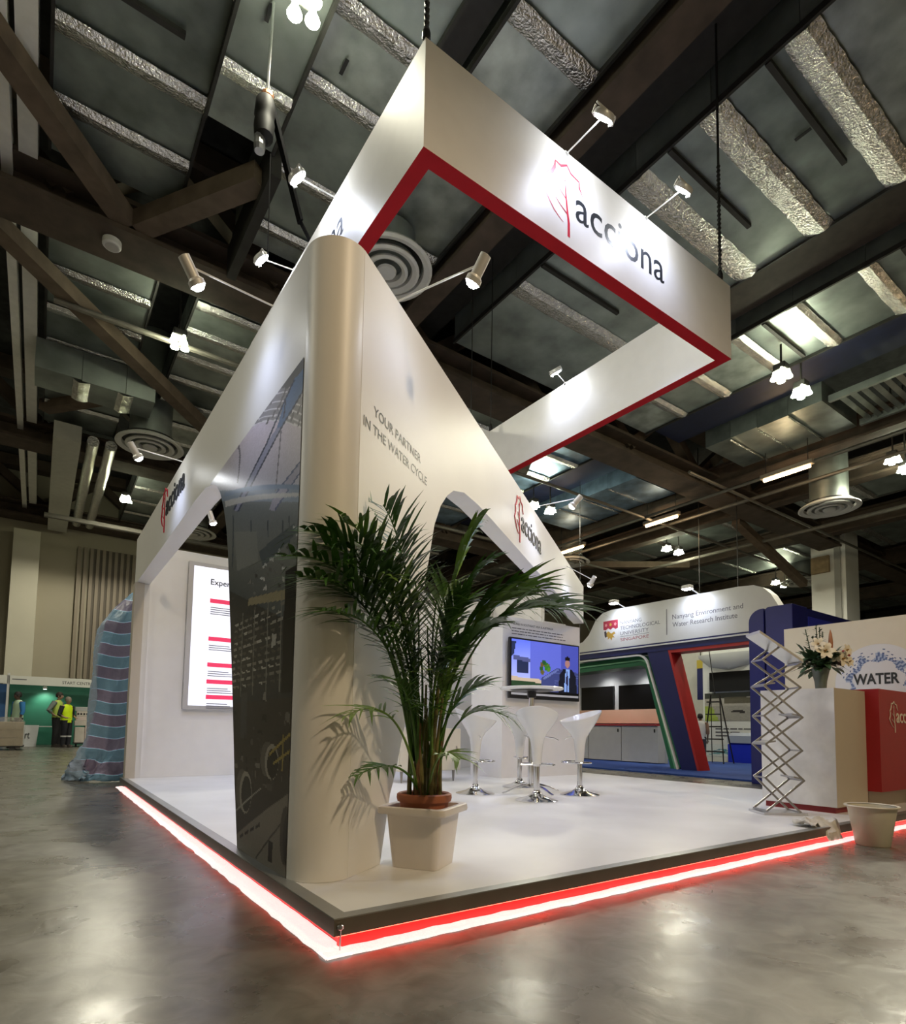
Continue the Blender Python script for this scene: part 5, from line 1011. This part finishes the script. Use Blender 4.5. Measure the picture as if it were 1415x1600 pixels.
    return t
hv = (.62, .85, .0)
p1 = person((-.10, 19.55, 0), R(40), 'worker in bright yellow vest and dark trousers seen from behind', hv, (.012, .013, .02), (.015, .016, .022), (.22, .19, .15), (.35, .22, .15), 'hands', scale=.88)
MB().loft([[(.10*s_+.088*math.cos(a*.5236), -.005+.092*math.sin(a*.5236), z) for a in range(12)] for s_ in (1,) for z in (.36, .41)], False, False).build('reflective_band', M('band_silver', (.5, .5, .5), .4), p1, world=False); MB().loft([[(-.10+.088*math.cos(a*.5236), -.005+.092*math.sin(a*.5236), z) for a in range(12)] for z in (.36, .41)], False, False).build('reflective_band', M('band_silver', (.5, .5, .5), .4), p1, world=False)
person((-.32, 20.15, 0), R(62), 'man in grey shirt and yellow vest with hand on hip', (.42, .55, .10), (.012, .012, .015), (.16, .18, .17), (.03, .02, .015), (.38, .24, .17), 'hip', scale=.97)
person((-1.32, 19.3, 0), R(-60), 'man in blue shirt and pale green vest behind the wrapped pallet', (.45, .62, .45), (.012, .013, .018), (.03, .18, .45), (.012, .01, .01), (.10, .06, .045), 'down', scale=.93)
person((12.0, 6.10, .03), R(120), 'person in a white top partly hidden behind the red leg', (.62, .62, .62), (.05, .05, .06), (.28, .17, .11), (.015, .012, .012), (.28, .17, .11), 'down', scale=.68)
# pallet of cartons
pal = thing('wrapped_pallet', 'pallet of brown cartons wrapped in clear film at far left', 'pallet', (-1.6, 18.2, 0)); carton = M('carton_brown', (.34, .27, .18), .75, noise=.12)
for k in range(3): MB().box(-2.25+k*.42, -2.13+k*.42, 17.75, 18.6, 0, .09).build('pallet_runner', darksteel, pal)
MB().box(-2.3, -1.1, 17.72, 18.62, .09, .115).build('pallet_deck', darksteel, pal)
for lz in range(3):
    for k in range(2): MB().bbox(-2.26+k*.565, -1.70+k*.565, 17.76, 18.58, .117+lz*.215, .327+lz*.215, .012).build('carton', carton, pal)
fm = M('clear_wrap_film', (.62, .60, .55), .2, spec=.8, alpha=.22, bump=.5, bscale=14); m = MB(); rn = random.Random(2); rings = []
for z in (.12, .3, .45, .6, .76): rings.append([(x+rn.uniform(-.012, .012), y-.012*rn.random(), z) for x, y in ((-2.285, 17.74), (-1.9, 17.735), (-1.5, 17.735), (-1.115, 17.74), (-1.105, 18.2), (-1.115, 18.6), (-1.7, 18.605), (-2.285, 18.6))])
rings.append([(x*.8-.34, 17.95+(y-17.95)*.7, .87+rn.uniform(-.02, .02)) for x, y, z in rings[-1]]); m.loft(rings, False, True).build('stretch_film', fm, pal, True)
# white bin and table
wbn = thing('white_bin', 'white square bin with black lettering beside the far table', 'bin', (-.98, 20.6, 0)); MB().loft([[(x, y, 0) for x, y in ((-1.15, 20.45), (-.83, 20.45), (-.83, 20.77), (-1.15, 20.77))], [(x, y, .66) for x, y in ((-1.2, 20.4), (-.78, 20.4), (-.78, 20.82), (-1.2, 20.82))]]).build('bin_body', M('bin_white', (.70, .72, .74), .5), wbn); text('rt', (-1.12, 20.41, .25), X3, Z3, .12, .18, blackink, wbn)
ft = thing('folding_table', 'thin dark folding table by the green display wall', 'table', (-.5, 21.3, 0)); MB().box(-.95, -.2, 21.1, 21.6, .60, .63).build('table_top', M('table_grey', (.45, .47, .45), .5), ft)
for x in (-.9, -.25): MB().box(x-.015, x+.015, 21.3, 21.33, 0, .60).build('leg', darksteel, ft)
# trolley of goods by the workers
tr = thing('loaded_trolley', 'trolley stacked with pale boxes and folded sheets near the workers', 'trolley', (.35, 20.2, 0)); tbm = M('pale_box', (.55, .50, .45), .7, noise=.1)
MB().box(.12, .70, 19.9, 20.5, .10, .14).build('deck', darksteel, tr)
for x in (.2, .62):
    for y in (20.0, 20.4): MB().tube([(x-.015, y, .055), (x+.015, y, .055)], .05, 12).build('wheel', black, tr)
for k, (a, b, z0, z1, mm) in enumerate(((.14, .40, .141, .62, tbm), (.41, .68, .141, .66, M('pinkish_box', (.6, .50, .47), .7)), (.12, .66, .67, .82, tbm), (.15, .62, .825, .95, M('pinkish_box', (.6, .5, .47), .7)), (.16, .66, .955, 1.12, tbm), (.12, .60, 1.125, 1.25, M('grey_box', (.42, .42, .42), .7)))): MB().bbox(a, b, 19.95, 20.45, z0, z1, .01).build('box', mm, tr)
for k in range(5): MB().box(.18+.08*k, .23+.08*k, 19.949, 19.9495, 1.0, 1.06).build('box_mark', black, tr)

# tarp
def tarp_mat():
    m = bpy.data.materials.new('striped_tarp'); m.use_nodes = True; nt = m.node_tree; b = nt.nodes['Principled BSDF']; b.inputs['Roughness'].default_value = .32
    uv = nt.nodes.new('ShaderNodeAttribute'); uv.attribute_name = 'sheet'
    br = nt.nodes.new('ShaderNodeTexBrick'); br.offset = 0; br.inputs['Color1'].default_value = (.045, .13, .20, 1); br.inputs['Color2'].default_value = (.085, .065, .115, 1); br.inputs['Mortar'].default_value = (.35, .45, .55, 1)
    br.inputs['Scale'].default_value = 1; br.inputs['Mortar Size'].default_value = .006; br.inputs['Brick Width'].default_value = 5.2; br.inputs['Row Height'].default_value = .155; br.inputs['Bias'].default_value = 0
    sx = nt.nodes.new('ShaderNodeSeparateXYZ'); nt.links.new(uv.outputs['Vector'], sx.inputs[0])
    d = nt.nodes.new('ShaderNodeMath'); d.operation = 'MULTIPLY'; d.inputs[1].default_value = 1/.31; nt.links.new(sx.outputs[1], d.inputs[0])
    fr_ = nt.nodes.new('ShaderNodeMath'); fr_.operation = 'FRACT'; nt.links.new(d.outputs[0], fr_.inputs[0])
    gt = nt.nodes.new('ShaderNodeMath'); gt.operation = 'GREATER_THAN'; gt.inputs[1].default_value = .5; nt.links.new(fr_.outputs[0], gt.inputs[0])
    nt.links.new(uv.outputs['Vector'], br.inputs['Vector']); br.inputs['Color1'].default_value = (1, 1, 1, 1); br.inputs['Color2'].default_value = (.85, .85, .85, 1); br.inputs['Mortar'].default_value = (2.6, 2.6, 2.6, 1)
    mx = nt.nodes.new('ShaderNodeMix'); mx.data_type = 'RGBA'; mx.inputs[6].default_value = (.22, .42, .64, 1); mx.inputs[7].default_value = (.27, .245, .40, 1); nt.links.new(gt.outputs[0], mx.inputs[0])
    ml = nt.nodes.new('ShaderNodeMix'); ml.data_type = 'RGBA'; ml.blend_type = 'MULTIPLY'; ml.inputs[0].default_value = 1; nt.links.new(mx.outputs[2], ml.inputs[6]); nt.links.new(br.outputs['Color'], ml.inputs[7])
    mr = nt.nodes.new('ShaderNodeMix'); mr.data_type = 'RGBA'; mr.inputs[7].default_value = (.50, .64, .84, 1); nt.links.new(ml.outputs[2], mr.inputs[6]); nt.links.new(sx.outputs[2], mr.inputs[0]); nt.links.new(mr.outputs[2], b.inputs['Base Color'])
    n = nt.nodes.new('ShaderNodeTexNoise'); n.inputs['Scale'].default_value = 9; n.inputs['Detail'].default_value = 5; tc = nt.nodes.new('ShaderNodeTexCoord'); nt.links.new(tc.outputs['Object'], n.inputs['Vector']); bp = nt.nodes.new('ShaderNodeBump'); bp.inputs['Strength'].default_value = .35; bp.inputs['Distance'].default_value = .05; nt.links.new(n.outputs['Fac'], bp.inputs['Height']); nt.links.new(bp.outputs[0], b.inputs['Normal'])
    return m
NU, NV = 60, 70; vs = []; fs = []; sh = []; rn = random.Random(8)
def xleft(z):
    T = [(0, -.42), (.12, -.40), (.3, -.33), (.6, -.26), (1.34, -.235), (1.85, -.215), (2.11, -.19), (2.35, -.05), (2.56, .12)]
    for (a, xa), (b, xb) in zip(T[:-1], T[1:]):
        if a <= z <= b: return xa+(xb-xa)*(z-a)/(b-a)
    return T[-1][1]
for j in range(NV+1):
    z = 2.54*(1-j/NV)+.012
    for i in range(NU+1):
        u = i/NU; xl = xleft(z)
        if u < .42: k = u/.42; p = Vector((.19+(xl-.19)*k, 6.95+.20*k*k, z)); side = 0
        else: k = (u-.42)/.58; p = Vector((xl-.02*math.sin(k*9)*(1-z/3), 7.15+k*.62, z*(1-.02*k))); side = 1
        cr = max(0, 1-z/.60); amp = .020+.10*cr*(1 if side else .4)
        p += Vector((math.sin(z*7+u*17)*amp*.8, math.sin(z*5+u*23)*amp*.7, math.sin(u*31+z*9)*.02*cr))+Vector((rn.uniform(-1, 1), rn.uniform(-1, 1), 0))*(.005+.045*cr*(1 if side else .5))
        if side and k > 0: p.x += .03*math.sin(k*14+z*6)
        if p.z < .012: p.z = .012
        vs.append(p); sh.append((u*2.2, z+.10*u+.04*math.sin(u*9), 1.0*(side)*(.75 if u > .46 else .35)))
for j in range(NV):
    for i in range(NU): a = j*(NU+1)+i; fs.append((a, a+1, a+NU+2, a+NU+1))
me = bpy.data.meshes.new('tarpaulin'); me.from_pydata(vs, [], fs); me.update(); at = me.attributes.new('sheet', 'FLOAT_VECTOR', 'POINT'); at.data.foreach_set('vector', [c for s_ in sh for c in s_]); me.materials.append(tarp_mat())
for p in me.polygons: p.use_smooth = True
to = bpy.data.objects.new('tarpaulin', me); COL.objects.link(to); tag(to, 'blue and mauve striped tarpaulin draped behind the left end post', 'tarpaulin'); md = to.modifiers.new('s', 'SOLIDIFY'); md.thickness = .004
